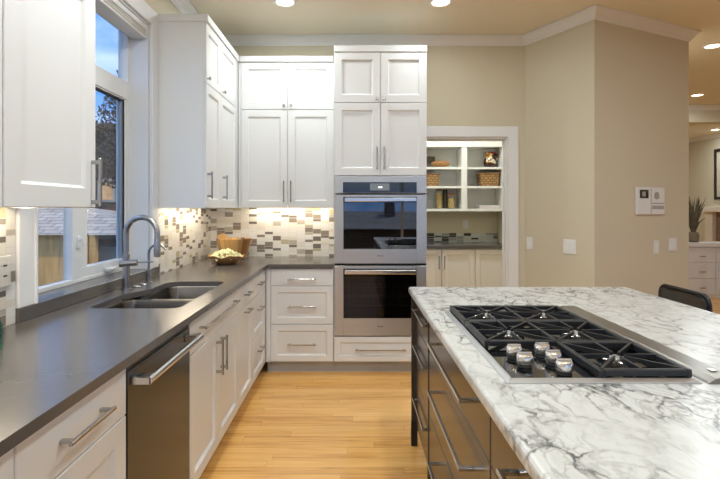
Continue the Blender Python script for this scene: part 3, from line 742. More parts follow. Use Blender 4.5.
# ------------------------------------------------------------------ grey countertop, splash, sink
hole = round_poly([(-0.80, 2.24), (-0.80, 3.06), (-1.15, 3.06), (-1.15, 2.78), (-1.225, 2.60), (-1.225, 2.24)], [0.05, 0.05, 0.08, 0.12, 0.12, 0.05])
outer = [(-1.36, 0.30), (-0.695, 0.30), (-0.695, 4.0), (-0.161, 4.0), (-0.161, 4.64), (-1.36, 4.64)]
ct = thing('countertop', (-1.03, 2.3, 0.884), 'L-shaped grey quartz countertop along the window and back walls', 'countertop')
slab_with_hole(outer, hole, 0.884, 0.914).build('top', 'quartz', ct)
MB().box(-1.359, -1.335, 1.955, 3.372, 0.9145, WZ0 + 0.0005, 0.0015).build('splash', 'quartz', ct)

sk = thing('sink', (-1.01, 2.65, 0.70), 'stainless double-bowl undermount sink in the grey counter below the window', 'sink')
def bowl(x0, x1, y0, y1, zb):
    mb = MB(); R = []
    def ring(a, z, r): return [Vector((x, y, z)) for x, y in round_poly([(x0 + a, y0 + a), (x1 - a, y0 + a), (x1 - a, y1 - a), (x0 + a, y1 - a)], r)]
    R = [ring(-0.018, 0.880, 0.06), ring(-0.018, 0.8835, 0.06), ring(0, 0.8835, 0.055), ring(0.002, 0.876, 0.055), ring(0.012, zb + 0.05, 0.05), ring(0.02, zb + 0.02, 0.05), ring(0.045, zb + 0.004, 0.045), ring(0.09, zb, 0.04)]
    mb.rings(R, cap0=False)
    b = mb.build('bowl', 'sinksteel', sk, smooth=True)
    cx, cy = (x0 + x1) / 2, (y0 + y1) / 2
    MB().lathe((cx, cy), [(0.045, zb + 0.0005), (0.045, zb + 0.003), (0.034, zb + 0.003), (0.030, zb + 0.001)], 20).build('drain', 'chrome', b)
bowl(-1.215, -0.812, 2.252, 2.600, 0.68)
bowl(-1.145, -0.812, 2.636, 3.05, 0.70)

# ------------------------------------------------------------------ taps
fx, fy = -1.283, 2.76
fa = thing('kitchen_faucet', (fx, fy, 0.914), 'tall brushed nickel gooseneck faucet with side lever standing behind the sink', 'faucet')
mb = MB(); mb.lathe((fx, fy), [(0.027, 0.9142), (0.027, 0.920), (0.0195, 0.922), (0.0195, 1.115), (0.0165, 1.118)], 24)
mb.build('body', 'nickel', fa, smooth=True)
mb = MB(); pts = [(fx, fy, 1.118), (fx, fy, 1.17), (fx, fy, 1.222)]
R_ = 0.090
for k in range(1, 17):
    a = PI - PI * k / 16
    pts.append((fx + R_ + math.cos(a) * R_, fy - 0.010 * k / 16, 1.232 + math.sin(a) * R_))
pts += [(fx + 2 * R_, fy - 0.011, 1.20)]
mb.tube(pts, 0.0155, 16); mb.build('spout', 'nickel', fa, smooth=True)
mb = MB(); mb.lathe((fx + 2 * R_, fy - 0.011), [(0.013, 1.098), (0.018, 1.10), (0.019, 1.13), (0.0178, 1.19), (0.0162, 1.202)], 20)
mb.build('spray_head', 'nickel', fa, smooth=True)
mb = MB(); mb.cyl((fx - 0.032, fy - 0.010, 1.060), (fx + 0.060, fy + 0.004, 1.066), 0.0195, 20); lv = mb.build('valve', 'nickel', fa, smooth=True)
MB().tube([(fx + 0.060, fy + 0.004, 1.067), (fx + 0.150, fy + 0.012, 1.071)], 0.0045, 10).build('lever', 'nickel', lv, smooth=True)
px_, py_ = -1.273, 3.04
fl = thing('filter_faucet', (px_, py_, 0.914), 'small brushed nickel filter tap with a thin bent spout, right of the tall faucet', 'faucet')
mb = MB(); mb.lathe((px_, py_), [(0.023, 0.9142), (0.023, 0.918), (0.0175, 0.920), (0.0175, 0.992), (0.009, 0.995)], 20); mb.build('body', 'nickel', fl, smooth=True)
mb = MB(); pts = [(px_, py_, 0.995), (px_, py_, 1.05), (px_, py_, 1.09)]
for k in range(1, 13):
    a = PI - PI * 0.86 * k / 12
    pts.append((px_ + 0.055 + math.cos(a) * 0.055, py_, 1.092 + math.sin(a) * 0.055))
mb.tube(pts, 0.0078, 12); mb.build('spout', 'nickel', fl, smooth=True)
MB().tube([(px_ + 0.010, py_, 0.978), (px_ + 0.034, py_ - 0.004, 0.982)], 0.004, 8).build('lever', 'nickel', fl, smooth=True)
for x, y, r, lab in ((-1.262, 2.845, 0.022, 'round metal air-switch cap on the counter between the two taps'), (-1.258, 2.93, 0.020, 'round metal soap-hole cap just left of the small filter tap')):
    o = MB().lathe((x, y), [(r, 0.9142), (r, 0.919), (r * 0.75, 0.923), (r * 0.72, 0.9215)], 20).build('hole_cap', 'nickel', None, True, loc=(x, y, 0.9142))
    tag(o, lab, 'cap', 'metal caps beside the faucet')

# ------------------------------------------------------------------ upper cabinets
UB, UT = 1.375, 2.664
FLU = Fr((-1.015, 0), (0, 1), (1, 0)); FBU = Fr((0, 4.31), (1, 0), (0, -1))
def led(f, u0, u1, n0, root, power):
    n1 = n0 + 0.018
    MB().fb(f, u0, u1, n0, n1, UB + 0.013, UB + 0.0215).build('light_strip', 'strip', root)
    c_ = f.p((u0 + u1) / 2, (n0 + n1) / 2, UB + 0.011)
    along_x = abs(f.U.x) > 0.5
    area_light('light_strip_lamp', c_, (0, 0, 0), power * (u1 - u0), STRIP_COLOR, 'RECTANGLE', (u1 - u0) if along_x else 0.02, 0.02 if along_x else (u1 - u0))
c = thing('wall_cabinet', (-1.19, 1.40, UB), 'large white wall cabinet closest to the camera, left of the window', 'cabinet', 'white wall cabinets')
MB().fb(FLU, 0.55, 1.927, -0.343, -0.0205, UB + 0.022, UT).fb(FLU, 1.909, 1.927, -0.343, -0.0205, UB, UB + 0.022).build('carcass', 'white', c)
MB().fb(FLU, 0.55, 1.93, -0.343, 0.012, UT, 2.715, 0.003).build('top_trim', 'white', c)
ZS = 2.245
door(FLU, 1.418, 1.927, UB, ZS, c, handle=(1.895, 1.475), st=0.072); door(FLU, 1.418, 1.927, ZS, UT, c, knob=(1.895, 2.28), st=0.068)
door(FLU, 0.905, 1.416, UB, ZS, c, handle=(0.937, 1.475), st=0.068); door(FLU, 0.905, 1.416, ZS, UT, c, knob=(0.937, 2.28), st=0.068)
led(FLU, 1.0, 1.90, -0.28, c, STRIP_POWER)
c = thing('wall_cabinet', (-1.19, 3.84, UB), 'white wall cabinet right of the window, its plain side panel facing the camera', 'cabinet', 'white wall cabinets')
MB().fb(FLU, 3.375, 4.62, -0.343, -0.0205, UB + 0.022, UT).fb(FLU, 3.375, 3.393, -0.343, -0.0205, UB, UB + 0.022).build('carcass', 'white', c)
MB().fb(FLU, 3.367, 4.29, -0.343, 0.014, UT, 2.715, 0.003).build('top_trim', 'white', c)
ym = 3.752
for a, b_ in ((3.377, ym), (ym, 4.245)):
    door(FLU, a, b_, UB, ZS, c, handle=(a + (0.022 if a < 3.5 else 0.05), 1.535)); door(FLU, a, b_, ZS, UT, c, knob=(a + (0.022 if a < 3.5 else 0.05), 2.277))
MB().fb(FLU, 4.247, 4.33, -0.0205, -0.004, UB, UT).build('filler', 'white', c)
led(FLU, 3.42, 4.30, -0.26, c, STRIP_POWER)
c = thing('wall_cabinet', (-0.58, 4.47, UB), 'white four-door wall cabinet on the back wall beside the oven cabinet', 'cabinet', 'white wall cabinets')
MB().fb(FBU, -1.012, -0.160, -0.32, -0.0205, UB + 0.022, UT).build('carcass', 'white', c)
MB().fb(FBU, -1.0, -0.172, -0.32, 0.014, UT, 2.715, 0.003).build('top_trim', 'white', c)
MB().fb(FBU, -1.012, -0.992, -0.0205, -0.004, UB, UT).build('filler', 'white', c)
xm = -0.578
for a, b_, s in ((-0.99, xm, -1), (xm, -0.166, 1)):
    door(FBU, a, b_, UB, ZS, c, handle=(xm + s * 0.031, 1.52)); door(FBU, a, b_, ZS, UT, c, knob=(xm + s * 0.031, 2.277))
led(FBU, -0.95, -0.22, -0.26, c, STRIP_POWER)

# ------------------------------------------------------------------ tiled backsplash
b = MB().box(XW + 0.0005, -0.16, YB - 0.009, YB - 0.0005, 0.9145, UB + 0.020).build('backsplash', 'tile_x'); tag(b, 'mosaic tile backsplash on the back wall above the counter and bowls', 'backsplash', 'mosaic backsplashes')
b = MB().box(XW + 0.0005, XW + 0.009, 3.373, YB - 0.0095, 0.9145, UB + 0.020).build('backsplash', 'tile_y'); tag(b, 'mosaic tile backsplash on the side wall right of the window and faucet', 'backsplash', 'mosaic backsplashes')
b = MB().box(XW + 0.0005, XW + 0.009, 0.30, 1.953, 0.9145, UB + 0.020).build('backsplash', 'tile_y'); tag(b, 'mosaic tile backsplash left of the window under the closest wall cabinet', 'backsplash', 'mosaic backsplashes')

FWL = Fr((XW + 0.009, 0), (0, 1), (1, 0))
o = thing('wall_outlet', (XW + 0.009, 1.85, 1.13), 'white outlet plate on the mosaic tiles left of the window', 'outlet')
MB().fb(FWL, 1.79, 1.92, 0, 0.006, 1.07, 1.19, 0.002).build('plate', 'plate', o)
mb = MB()
for u in (1.823, 1.887):
    for z in (1.112, 1.152): mb.fb(FWL, u - 0.010, u + 0.010, 0.006, 0.0066, z - 0.003, z + 0.003)
mb.build('slot', 'black', o)

# ------------------------------------------------------------------ things on the grey counter
bx, by = -1.045, 4.02
pb = thing('popcorn_bowl', (bx, by, 0.9142), 'shallow carved brown wooden bowl heaped with pale popcorn, in front of the taller bowl', 'bowl')
mb = MB()
prof = [(0.055, 0.9142), (0.075, 0.918), (0.112, 0.940), (0.145, 0.978), (0.150, 0.985), (0.143, 0.983), (0.105, 0.948), (0.05, 0.932), (0.004, 0.931)]
R = []
for r, z in prof:
    R.append([Vector((bx + math.cos(2 * PI * k / 40) * r, by + math.sin(2 * PI * k / 40) * r, z + (0.007 * math.sin(5 * 2 * PI * k / 40) + 0.004 * math.sin(9 * 2 * PI * k / 40)) * min(1, max(0, (z - 0.93) / 0.05)))) for k in range(40)])
mb.rings(R); mb.build('shell', 'kraft', pb, smooth=True)
mb = MB()
for k in range(170):
    a = random.uniform(0, 2 * PI); q = math.sqrt(random.random()); r = 0.128 * q
    z = 0.965 + 0.056 * (1 - q * q) + random.uniform(-0.006, 0.008)
    for j in range(2): mb.blob((bx + math.cos(a) * r + random.uniform(-0.005, 0.005), by + math.sin(a) * r + random.uniform(-0.005, 0.005), z + random.uniform(-0.003, 0.004)), random.uniform(0.009, 0.014), 1, jit=0.25)
pc = mb.build('popcorn', 'popcorn', None, False, loc=(bx, by, 0.95)); tag(pc, 'pale yellow popcorn heaped in the shallow wooden bowl', 'popcorn', kind='stuff')
cx, cy = -1.075, 4.41
wb = thing('salad_bowl', (cx, cy, 0.9142), 'tall flared bowl of striped wooden staves behind the popcorn bowl', 'bowl')
MB().lathe((cx, cy), [(0.095, 0.9142), (0.102, 0.918), (0.125, 0.98), (0.150, 1.06), (0.160, 1.100), (0.152, 1.100), (0.138, 1.05), (0.112, 0.97), (0.085, 0.93), (0.004, 0.928)], 36).build('shell', 'acacia', wb, smooth=True)
def spoon(dx, dy, tx, lab, ln=0.20):
    p0 = Vector((cx + dx, cy + dy, 0.958)); p1 = Vector((cx + tx, cy + dy - 0.03, 1.115))
    mb = MB(); d = (p1 - p0).normalized()
    mb.tube([p0, p0.lerp(p1, 0.5), p1], 0.007, 8)
    sd = Vector((d.z, 0, -d.x)).normalized(); nn = Vector((0, 0.004, 0))
    def bl(t, w): return [p1 + d * t - sd * w - nn, p1 + d * t + sd * w - nn, p1 + d * t + sd * w + nn, p1 + d * t - sd * w + nn]
    mb.rings([bl(-0.06, 0.007), bl(-0.03, 0.024), bl(0.0, 0.034), bl(0.022, 0.030), bl(0.032, 0.016)])
    o = mb.build('serving_spoon', 'spoonwood', None, True, loc=p0); tag(o, lab, 'spoon')
spoon(-0.02, -0.02, -0.09, 'pale wooden serving spoon leaning on the left rim of the tall bowl')
gb = thing('glass_bottle', (-1.178, 1.60, 0.9142), 'small teal glass bottle cut by the left edge, on the grey counter', 'bottle')
MB().lathe((-1.188, 1.60), [(0.030, 0.9142), (0.035, 0.918), (0.035, 0.985), (0.026, 1.01), (0.013, 1.025), (0.013, 1.045), (0.010, 1.045), (0.010, 1.02), (0.030, 0.985), (0.030, 0.92)], 24).build('body', 'tealglass', gb, smooth=True)
MB().lathe((-1.188, 1.60), [(0.0145, 1.0455), (0.0145, 1.062), (0.012, 1.064)], 16).build('stopper', 'nickel', gb, smooth=True)

# ------------------------------------------------------------------ island
FI = Fr((0.36, 0), (0, 1), (-1, 0))
IX1 = 1.22
def island_unit(u0, u1, label, post=True):
    c = thing('island_cabinet', (0.7, (u0 + u1) / 2, 0), label, 'cabinet', 'dark drawer units of the island')
    MB().fb(FI, u0, u1, -(IX1 - 0.36), -0.0205, 0.13, 0.872).build('carcass', 'espresso', c)
    for z0, z1, hz in ((0.702, 0.868, 0.797), (0.402, 0.702, 0.592), (0.132, 0.402, 0.288)):
        d = MB().slab(FI, u0 + 0.003, u1 - 0.003, z0 + 0.0015, z1 - 0.0015).build('drawer', 'espresso', c)
        L = (u1 - u0) * (0.60 if u1 - u0 > 0.7 else 0.86)
        mb = MB(); uc = (u0 + u1) / 2 + (-0.03 if u1 - u0 > 0.7 else 0)
        pj = 0.034 if u1 - u0 > 0.7 else 0.011
        mb.fb(FI, uc - L / 2, uc + L / 2, pj, pj + 0.012, hz - 0.006, hz + 0.006, 0.002)
        for s in (-1, 1): mb.fb(FI, uc + s * (L / 2 - 0.008) - 0.008, uc + s * (L / 2 - 0.008) + 0.008, 0, pj + 0.002, hz - 0.005, hz + 0.005, 0.0015)
        mb.build('handle', 'nickel', d)
    MB().fb(FI, u0, u1, -(IX1 - 0.36) + 0.05, -0.075, 0, 0.13).build('toe_kick', 'black', c)
    return c
fu_ = island_unit(2.352, 2.815, 'narrow dark glossy drawer unit at the far left end of the marble island')
MB().box(0.338, 0.372, 2.816, 2.846, 0.15, 0.873, 0.002).build('end_post', 'espresso', fu_)
MB().box(0.337, 0.373, 2.815, 2.847, 0, 0.15, 0.002).build('foot', 'black', fu_)
island_unit(1.280, 2.318, 'wide dark taupe drawer unit under the cooktop in the marble island')
island_unit(0.42, 1.276, 'dark taupe drawer unit at the near end of the marble island, partly out of frame')
o = MB().fb(FI, 2.319, 2.351, -(IX1 - 0.36), 0.004, 0.0, 0.872, 0.002).build('filler_post', 'espresso', None, loc=(0.7, 2.335, 0)); tag(o, 'slim dark upright panel between the two far drawer units of the island', 'panel')
it = MB().box(0.325, 1.60, 0.36, 2.862, 0.874, 0.914, 0.012, 3).build('island_countertop', 'marble'); tag(it, 'thick white and grey marble slab on the island, around the gas cooktop', 'countertop')

ck = thing('gas_cooktop', (0.66, 1.72, 0.9142), 'black glass five-burner gas cooktop with steel rim, set in the marble island', 'cooktop')
KX0, KX1, KY0, KY1 = 0.405, 0.915, 1.278, 2.160
ZG = 0.9205
MB().box(KX0 + 0.012, KX1 - 0.008, KY0 + 0.012, KY1 - 0.012, 0.9142, ZG).build('glass', 'blackglass', ck)
def bev_frame():
    def rect(a, z): return [Vector((KX0 + a, KY0 + a, z)), Vector((KX1 - a, KY0 + a, z)), Vector((KX1 - a, KY1 - a, z)), Vector((KX0 + a, KY1 - a, z))]
    return MB().rings([rect(0.014, 0.9142), rect(0, 0.9142), rect(0, 0.9165), rect(0.012, 0.9245), rect(0.017, 0.9245), rect(0.017, 0.9208), rect(0.0145, 0.9208)], cap0=False, cap1=False)
bev_frame().build('rim', 'steel', ck)
GZ0, GZ1 = 0.932, 0.947
cells = [((0.425, 0.900), (1.866, 2.150), (0.549, 0.784)), ((0.425, 0.900), (1.574, 1.862), (0.549, 0.784)), ((0.652, 0.900), (1.292, 1.570), (0.772,))]
for (gx0, gx1), (gy0, gy1), bxs in cells:
    mb = MB(); w = 0.015
    mb.box(gx0, gx0 + w, gy0, gy1, GZ0 - 0.008, GZ1, 0.003); mb.box(gx1 - w, gx1, gy0, gy1, GZ0 - 0.008, GZ1, 0.003)
    mb.box(gx0 + w, gx1 - w, gy0, gy0 + w, GZ0 - 0.004, GZ1, 0.003); mb.box(gx0 + w, gx1 - w, gy1 - w, gy1, GZ0 - 0.004, GZ1, 0.003)
    xs = [gx0 + w / 2] + ([0.6625] if len(bxs) == 2 else []) + [gx1 - w / 2]
    if len(bxs) == 2: mb.box(0.657, 0.668, gy0 + w, gy1 - w, GZ0, GZ1 - 0.001, 0.002)
    yc = (gy0 + gy1) / 2
    for i, bxx in enumerate(bxs):
        xa, xb = xs[i], xs[i + 1]
        for tx, ty in ((xa, yc), (xb, yc), (bxx, gy0 + w / 2), (bxx, gy1 - w / 2), (xa, gy0 + w / 2), (xb, gy0 + w / 2), (xa, gy1 - w / 2), (xb, gy1 - w / 2)):
            d = Vector((tx - bxx, ty - yc, 0)); dl = d.length; d.normalize(); s_ = Vector((-d.y, d.x, 0))
            a, b_ = Vector((bxx, yc, 0)) + d * 0.022, Vector((tx, ty, 0)); hw0, hw1 = 0.003, 0.0045
            P = [a - s_ * hw0, b_ - s_ * hw1, b_ + s_ * hw1, a + s_ * hw0]
            mb.hexa([p + Vector((0, 0, GZ0 + (0.004 if k in (0, 3) else 0))) for k, p in enumerate(P)] + [p + Vector((0, 0, GZ1)) for p in P])
    for x in (gx0 + w / 2, gx1 - w / 2):
        for y in (gy0 + w, gy1 - w): mb.box(x - 0.006, x + 0.006, y - 0.006, y + 0.006, ZG, GZ0 - 0.004)
    mb.build('grate', 'iron', ck)
    for bxx in bxs:
        R = []; n = 50
        for rr, z in ((1.0, ZG + 0.0002), (1.0, ZG + 0.010), (0.88, ZG + 0.0125)):
            R.append([Vector((bxx + math.cos(2 * PI * k / n) * rr * (0.041 + 0.013 * math.cos(5 * 2 * PI * k / n)), yc + math.sin(2 * PI * k / n) * rr * (0.041 + 0.013 * math.cos(5 * 2 * PI * k / n)), z)) for k in range(n)])
        bu = MB().rings(R).build('burner', 'steel_bright', ck, smooth=True)
        R = []
        for rr, z in ((0.62, ZG + 0.0126), (0.62, ZG + 0.016), (0.5, ZG + 0.018)):
            R.append([Vector((bxx + math.cos(2 * PI * k / n) * rr * (0.041 + 0.013 * math.cos(5 * 2 * PI * k / n)), yc + math.sin(2 * PI * k / n) * rr * (0.041 + 0.013 * math.cos(5 * 2 * PI * k / n)), z)) for k in range(n)])
        MB().rings(R).build('burner_cap', 'steel', bu, smooth=True)
for kx, ky in ((0.488, 1.478), (0.492, 1.398), (0.580, 1.497), (0.582, 1.418), (0.578, 1.335)):
    k = MB().lathe((kx, ky), [(0.0225, ZG + 0.011), (0.0238, ZG + 0.013), (0.0225, ZG + 0.034), (0.0195, ZG + 0.0375), (0.012, ZG + 0.0385)], 24).build('knob', 'knobmetal', ck, smooth=True)
    MB().lathe((kx, ky), [(0.019, ZG + 0.0002), (0.0205, ZG + 0.002), (0.018, ZG + 0.008), (0.018, ZG + 0.0108)], 24).build('knob_skirt', 'black', k, smooth=True)
    MB().box(kx - 0.020, kx + 0.020, ky - 0.0035, ky + 0.0035, ZG + 0.0385, ZG + 0.0425, 0.0015).build('knob_grip', 'knobmetal', k)
dv = thing('downdraft_vent', (0.97, 1.75, 0.9142), 'long low brushed steel downdraft vent bar along the right side of the cooktop', 'vent')
VY0, VY1 = 1.276, 2.225
prof = [(0.932, 0.9142), (0.932, 0.917), (0.950, 0.929), (1.008, 0.9305), (1.012, 0.928), (1.012, 0.9142)]
MB().rings([[Vector((x, y, z)) for x, z in prof] for y in (VY0, VY1)]).build('cover', 'bronze', dv)
MB().box(0.934, 0.9365, VY0 + 0.01, VY1 - 0.01, 0.9175, 0.9195).build('slot', 'black', dv)
MB().box(0.975, 0.992, 1.325, 1.350, 0.9302, 0.9325, 0.001).build('button', 'steel_bright', dv)

# ------------------------------------------------------------------ counter stool
st = thing('counter_stool', (1.74, 2.81, 0), 'charcoal leather low-back stool with black piping behind the right edge of the marble island', 'stool')
SX0, SX1, SY0, SY1 = 1.50, 1.90, 2.59, 3.01
mb = MB(); mb.box(SX0, SX1, SY0, SY1, 0.60, 0.66, 0.02, 3); mb.build('seat', 'leather', st)
def yz_round(x, a, z0, z1, r):
    return [Vector((x, y, z)) for y, z in round_poly([(SY0 + a, z0 + a), (SY1 - a, z0 + a), (SY1 - a, z1 - a), (SY0 + a, z1 - a)], [0.01, 0.01, r, r])]
MB().rings([yz_round(1.885, 0.014, 0.662, 0.902, 0.05), yz_round(1.878, 0.008, 0.662, 0.902, 0.05), yz_round(1.900, 0.005, 0.662, 0.902, 0.05), yz_round(1.915, 0.010, 0.662, 0.902, 0.05)]).build('backrest', 'leather', st, smooth=True)
mb = MB()
pts = [(1.894, y, z) for y, z in round_poly([(SY0 + 0.0, 0.60), (SY0 + 0.0, 0.906), (SY1, 0.906), (SY1, 0.60)], [0, 0.055, 0.055, 0])]
mb.tube(pts, 0.010, 10); mb.build('piping', 'black', st, smooth=True)
for x, y in ((SX0 + 0.03, SY0 + 0.03), (SX0 + 0.03, SY1 - 0.03), (SX1 - 0.03, SY0 + 0.03), (SX1 - 0.03, SY1 - 0.03)):
    MB().hexa([Vector((x + a * 0.013, y + b * 0.013, 0)) for a, b in ((-1, -1), (1, -1), (1, 1), (-1, 1))] + [Vector((x + a * 0.018, y + b * 0.018, 0.60)) for a, b in ((-1, -1), (1, -1), (1, 1), (-1, 1))]).build('leg', 'pic_frame', st)
mb = MB(); mb.box(SX0 + 0.02, SX0 + 0.04, SY0 + 0.04, SY1 - 0.04, 0.2, 0.225); mb.box(SX0 + 0.04, SX1 - 0.04, SY0 + 0.02, SY0 + 0.04, 0.28, 0.305); mb.box(SX0 + 0.04, SX1 - 0.04, SY1 - 0.04, SY1 - 0.02, 0.28, 0.305)
mb.build('footrest', 'pic_frame', st)

# ------------------------------------------------------------------ switches and intercom on the angled walls
def wallframe(p, q):
    a, b = Vector(p), Vector(q); U = (b - a).normalized()
    return Fr(a, U, (U.y, -U.x))
FW1, FW2 = wallframe(CA, CB_), wallframe(CB_, CC)
def hit(f, px, py):              # where the sight line through a picture point meets a wall
    r = Vector(((px - VPX) / FPX, 1.0)); o, n = f.o.to_2d(), f.N.to_2d()
    t_ = o.dot(n) / r.dot(n); P = r * t_
    return (P - o).dot(f.U.to_2d()), CAMZ - (py - VPY) / FPX * t_
def switch(f, px, py, w, h, rockers, label, group='white wall plates'):
    u, z = hit(f, px, py); P = f.p(u, 0, z)
    o = thing('wall_switch', P, label, 'switch', group)
    MB().fb(f, u - w / 2, u + w / 2, 0, 0.007, z - h / 2, z + h / 2, 0.002).build('plate', 'plate', o)
    for k in range(rockers):
        uc = u + (k - (rockers - 1) / 2) * 0.046
        MB().fb(f, uc - 0.0165, uc + 0.0165, 0.007, 0.0105, z - 0.033, z + 0.033, 0.0015).build('rocker', 'vinyl', o)
FWB = Fr((0, YB), (1, 0), (0, -1))
switch(FW1, 530.0, 243.2, 0.073, 0.117, 1, 'single white switch plate on the angled wall, close to the pantry doorway')
switch(FW1, 570.0, 246.8, 0.130, 0.124, 2, 'double white switch plate near the outer corner of the angled wall')
switch(FW2, 655.8, 247.0, 0.070, 0.117, 1, 'single white switch plate below the intercom panel, left of the wider plate')
switch(FW2, 672.3, 244.5, 0.112, 0.117, 2, 'wider white switch plate nearest the right end of the intercom wall')
u, z = hit(FW2, 648.8, 201.0)
u0, z0 = hit(FW2, 635.0, 215.0); u1, z1 = hit(FW2, 662.8, 215.0)
W = u1 - u0; Hh = 0.238
ic = thing('intercom_panel', FW2.p(u, 0, z), 'square off-white intercom panel with small dark screen on the beige wall', 'intercom')
MB().fb(FW2, u - W / 2, u + W / 2, 0, 0.022, z - Hh / 2, z + Hh / 2, 0.005).build('housing', 'plate', ic)
MB().fb(FW2, u - 0.40 * W, u - 0.10 * W, 0.022, 0.0235, z + 0.10 * Hh, z + 0.40 * Hh, 0.0).build('screen', 'blackglass', ic)
MB().fb(FW2, u - 0.33 * W, u - 0.20 * W, 0.0235, 0.0242, z + 0.16 * Hh, z + 0.34 * Hh, 0.0).build('screen_image', 'plate_grey', ic)
MB().fb(FW2, u - 0.015 * W, u + 0.005 * W, 0.022, 0.023, z - 0.46 * Hh, z + 0.46 * Hh).build('seam', 'plate_grey', ic)
MB().fb(FW2, u + 0.03 * W, u + 0.46 * W, 0.022, 0.0232, z - 0.30 * Hh, z - 0.17 * Hh).build('grille', 'plate_grey', ic)
MB().fb(FW2, u + 0.03 * W, u + 0.48 * W, 0.022, 0.0232, z - 0.095 * Hh, z - 0.075 * Hh).build('divider', 'black', ic)
mb = MB()
pu, pz = u + 0.20 * W, z + 0.20 * Hh                     # small bell emblem
mb.cyl(FW2.p(pu, 0.022, pz), FW2.p(pu, 0.0235, pz), 0.09 * W, 20); mb.fb(FW2, pu - 0.09 * W, pu + 0.09 * W, 0.022, 0.0235, pz - 0.11 * Hh, pz)
mb.build('bell_button', 'plate_grey', ic)

# ------------------------------------------------------------------ pantry
FP = Fr((0, 6.05), (1, 0), (0, -1)); FS = Fr((0, 6.30), (1, 0), (0, -1))
PX0, PX1 = 0.432, 1.956
def pcab(x0, x1, label, hs):
    c = thing('pantry_cabinet', ((x0 + x1) / 2, 6.3, 0), label, 'cabinet', 'white pantry base cabinets')
    MB().fb(FP, x0, x1, -0.555, -0.0205, 0.10, 0.874).build('carcass', 'white', c)
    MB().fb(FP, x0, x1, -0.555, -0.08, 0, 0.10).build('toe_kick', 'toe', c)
    d = door(FP, x0, x1, 0.104, 0.862, c, handle=(hs, 0.70) if hs else None, hl=0.17)
pcab(PX0, 1.098, 'white pantry base cabinet at left in the doorway, handle on its right edge', 1.066)
pcab(1.10, 1.513, 'white pantry base cabinet in the middle of the doorway, handle on its left edge', 1.132)
pcab(1.515, PX1, 'white pantry base cabinet at right in the doorway, no handle in view', None)
o = MB().box(PX0, PX1, 6.02, 6.605, 0.876, 0.914, 0.003).build('pantry_countertop', 'quartz', None, loc=(1.2, 6.3, 0.876)); tag(o, 'dark grey countertop inside the pantry below the open shelves', 'countertop')
b = MB().box(PX0, PX1, 6.610, 6.6195, 0.9142, 1.034).build('backsplash', 'tile_pantry'); tag(b, 'low grey and black mosaic backsplash strip inside the pantry', 'backsplash')
FWP = Fr((0, 6.62), (1, 0), (0, -1))
u, z = hit(FWP, 465.6, 224.2)
o = thing('wall_outlet', FWP.p(u, 0, z), 'white outlet plate on the beige pantry wall under the shelves', 'outlet')
MB().fb(FWP, u - 0.036, u + 0.036, 0, 0.006, z - 0.06, z + 0.06, 0.002).build('plate', 'plate', o)
MB().fb(FWP, u - 0.016, u + 0.016, 0.006, 0.009, z - 0.034, z + 0.034, 0.001).build('receptacle', 'vinyl', o)
sh = thing('pantry_shelves', (1.2, 6.46, 1.333), 'cream two-bay open shelving unit inside the pantry doorway', 'shelves')
SB = 1.333
MB().fb(FS, PX0, PX1, -0.310, -0.302, SB, 2.32).build('back_panel', 'shelfback', sh)
mb = MB()
mb.fb(FS, PX0, 0.93, -0.302, 0.0, SB + 0.03, 2.32); mb.fb(FS, 1.925, PX1, -0.302, 0.0, SB + 0.03, 2.32); mb.fb(FS, 1.402, 1.474, -0.302, 0.0, SB + 0.03, 2.16)
mb.build('upright', 'shelf', sh)
MB().fb(FS, 0.93, 1.925, -0.302, 0.002, 2.165, 2.26).build('head_rail', 'shelf', sh)
for z1 in (1.366, 1.659, 1.905):
    if z1 < 1.4: MB().fb(FS, PX0, PX1, -0.302, 0.003, z1 - 0.033, z1 - 0.0).build('shelf', 'shelf', sh)
    else:
        for xa, xb in ((0.93, 1.402), (1.474, 1.925)): MB().fb(FS, xa, xb, -0.302, -0.002, z1 - 0.028, z1).build('shelf', 'shelf', sh)
def PXY(px, y): return (px - VPX) / FPX * y
# top left: loaf and tin
Y = 6.40
xa, xb = 0.955, PXY(450, Y)
mb = MB(); cxx = (PXY(431, Y) + xb) / 2
mb.blob((cxx, Y, 1.905 + 0.049), 0.046, 3, ((xb - PXY(431, Y)) / 2 / 0.046, 1.3, 1.0), 0.02)
o = mb.build('bread_loaf', 'bread', None, True, loc=(cxx, Y, 1.9052)); tag(o, 'long brown crusty loaf on the top left pantry shelf', 'bread')
o = MB().box(0.94, PXY(434.5, 6.54), 6.49, 6.58, 1.9052, 2.06, 0.006).build('storage_tin', 'darkbox', None, loc=(1.0, 6.53, 1.9052)); tag(o, 'dark patterned tin behind the loaf on the top left pantry shelf', 'tin')
def basket(x0, x1, y0, y1, z0, h, label):
    t_ = 0.02; m_ = MB()
    def r(a, z): return [Vector((x, y, z)) for x, y in round_poly([(x0 - a, y0 - a), (x1 + a, y0 - a), (x1 + a, y1 + a), (x0 - a, y1 + a)], 0.02, 3)]
    m_.rings([r(-0.012, z0), r(-0.004, z0 + h * 0.5), r(0, z0 + h), r(-0.012, z0 + h), r(-0.02, z0 + 0.02)])
    o = thing('wicker_basket', ((x0 + x1) / 2, (y0 + y1) / 2, z0), label, 'basket', 'woven baskets on the pantry shelves')
    m_.build('body', 'weave', o)
    m_ = MB(); m_.tube([Vector((x, y, z0 + h)) for x, y in round_poly([(x0, y0), (x1, y0), (x1, y1), (x0, y1)], 0.02, 3)] + [Vector((x0 + 0.02, y0, z0 + h))], 0.008, 6); m_.build('rim', 'weave', o)
basket(0.95, PXY(439.5, 6.35), 6.34, 6.55, 1.6595, 0.155, 'wicker basket on the middle left pantry shelf, cut by the doorway edge')
basket(PXY(480.5, 6.35), 1.91, 6.34, 6.56, 1.6595, 0.165, 'wide wicker basket on the right pantry shelf, below the glazed pitcher')
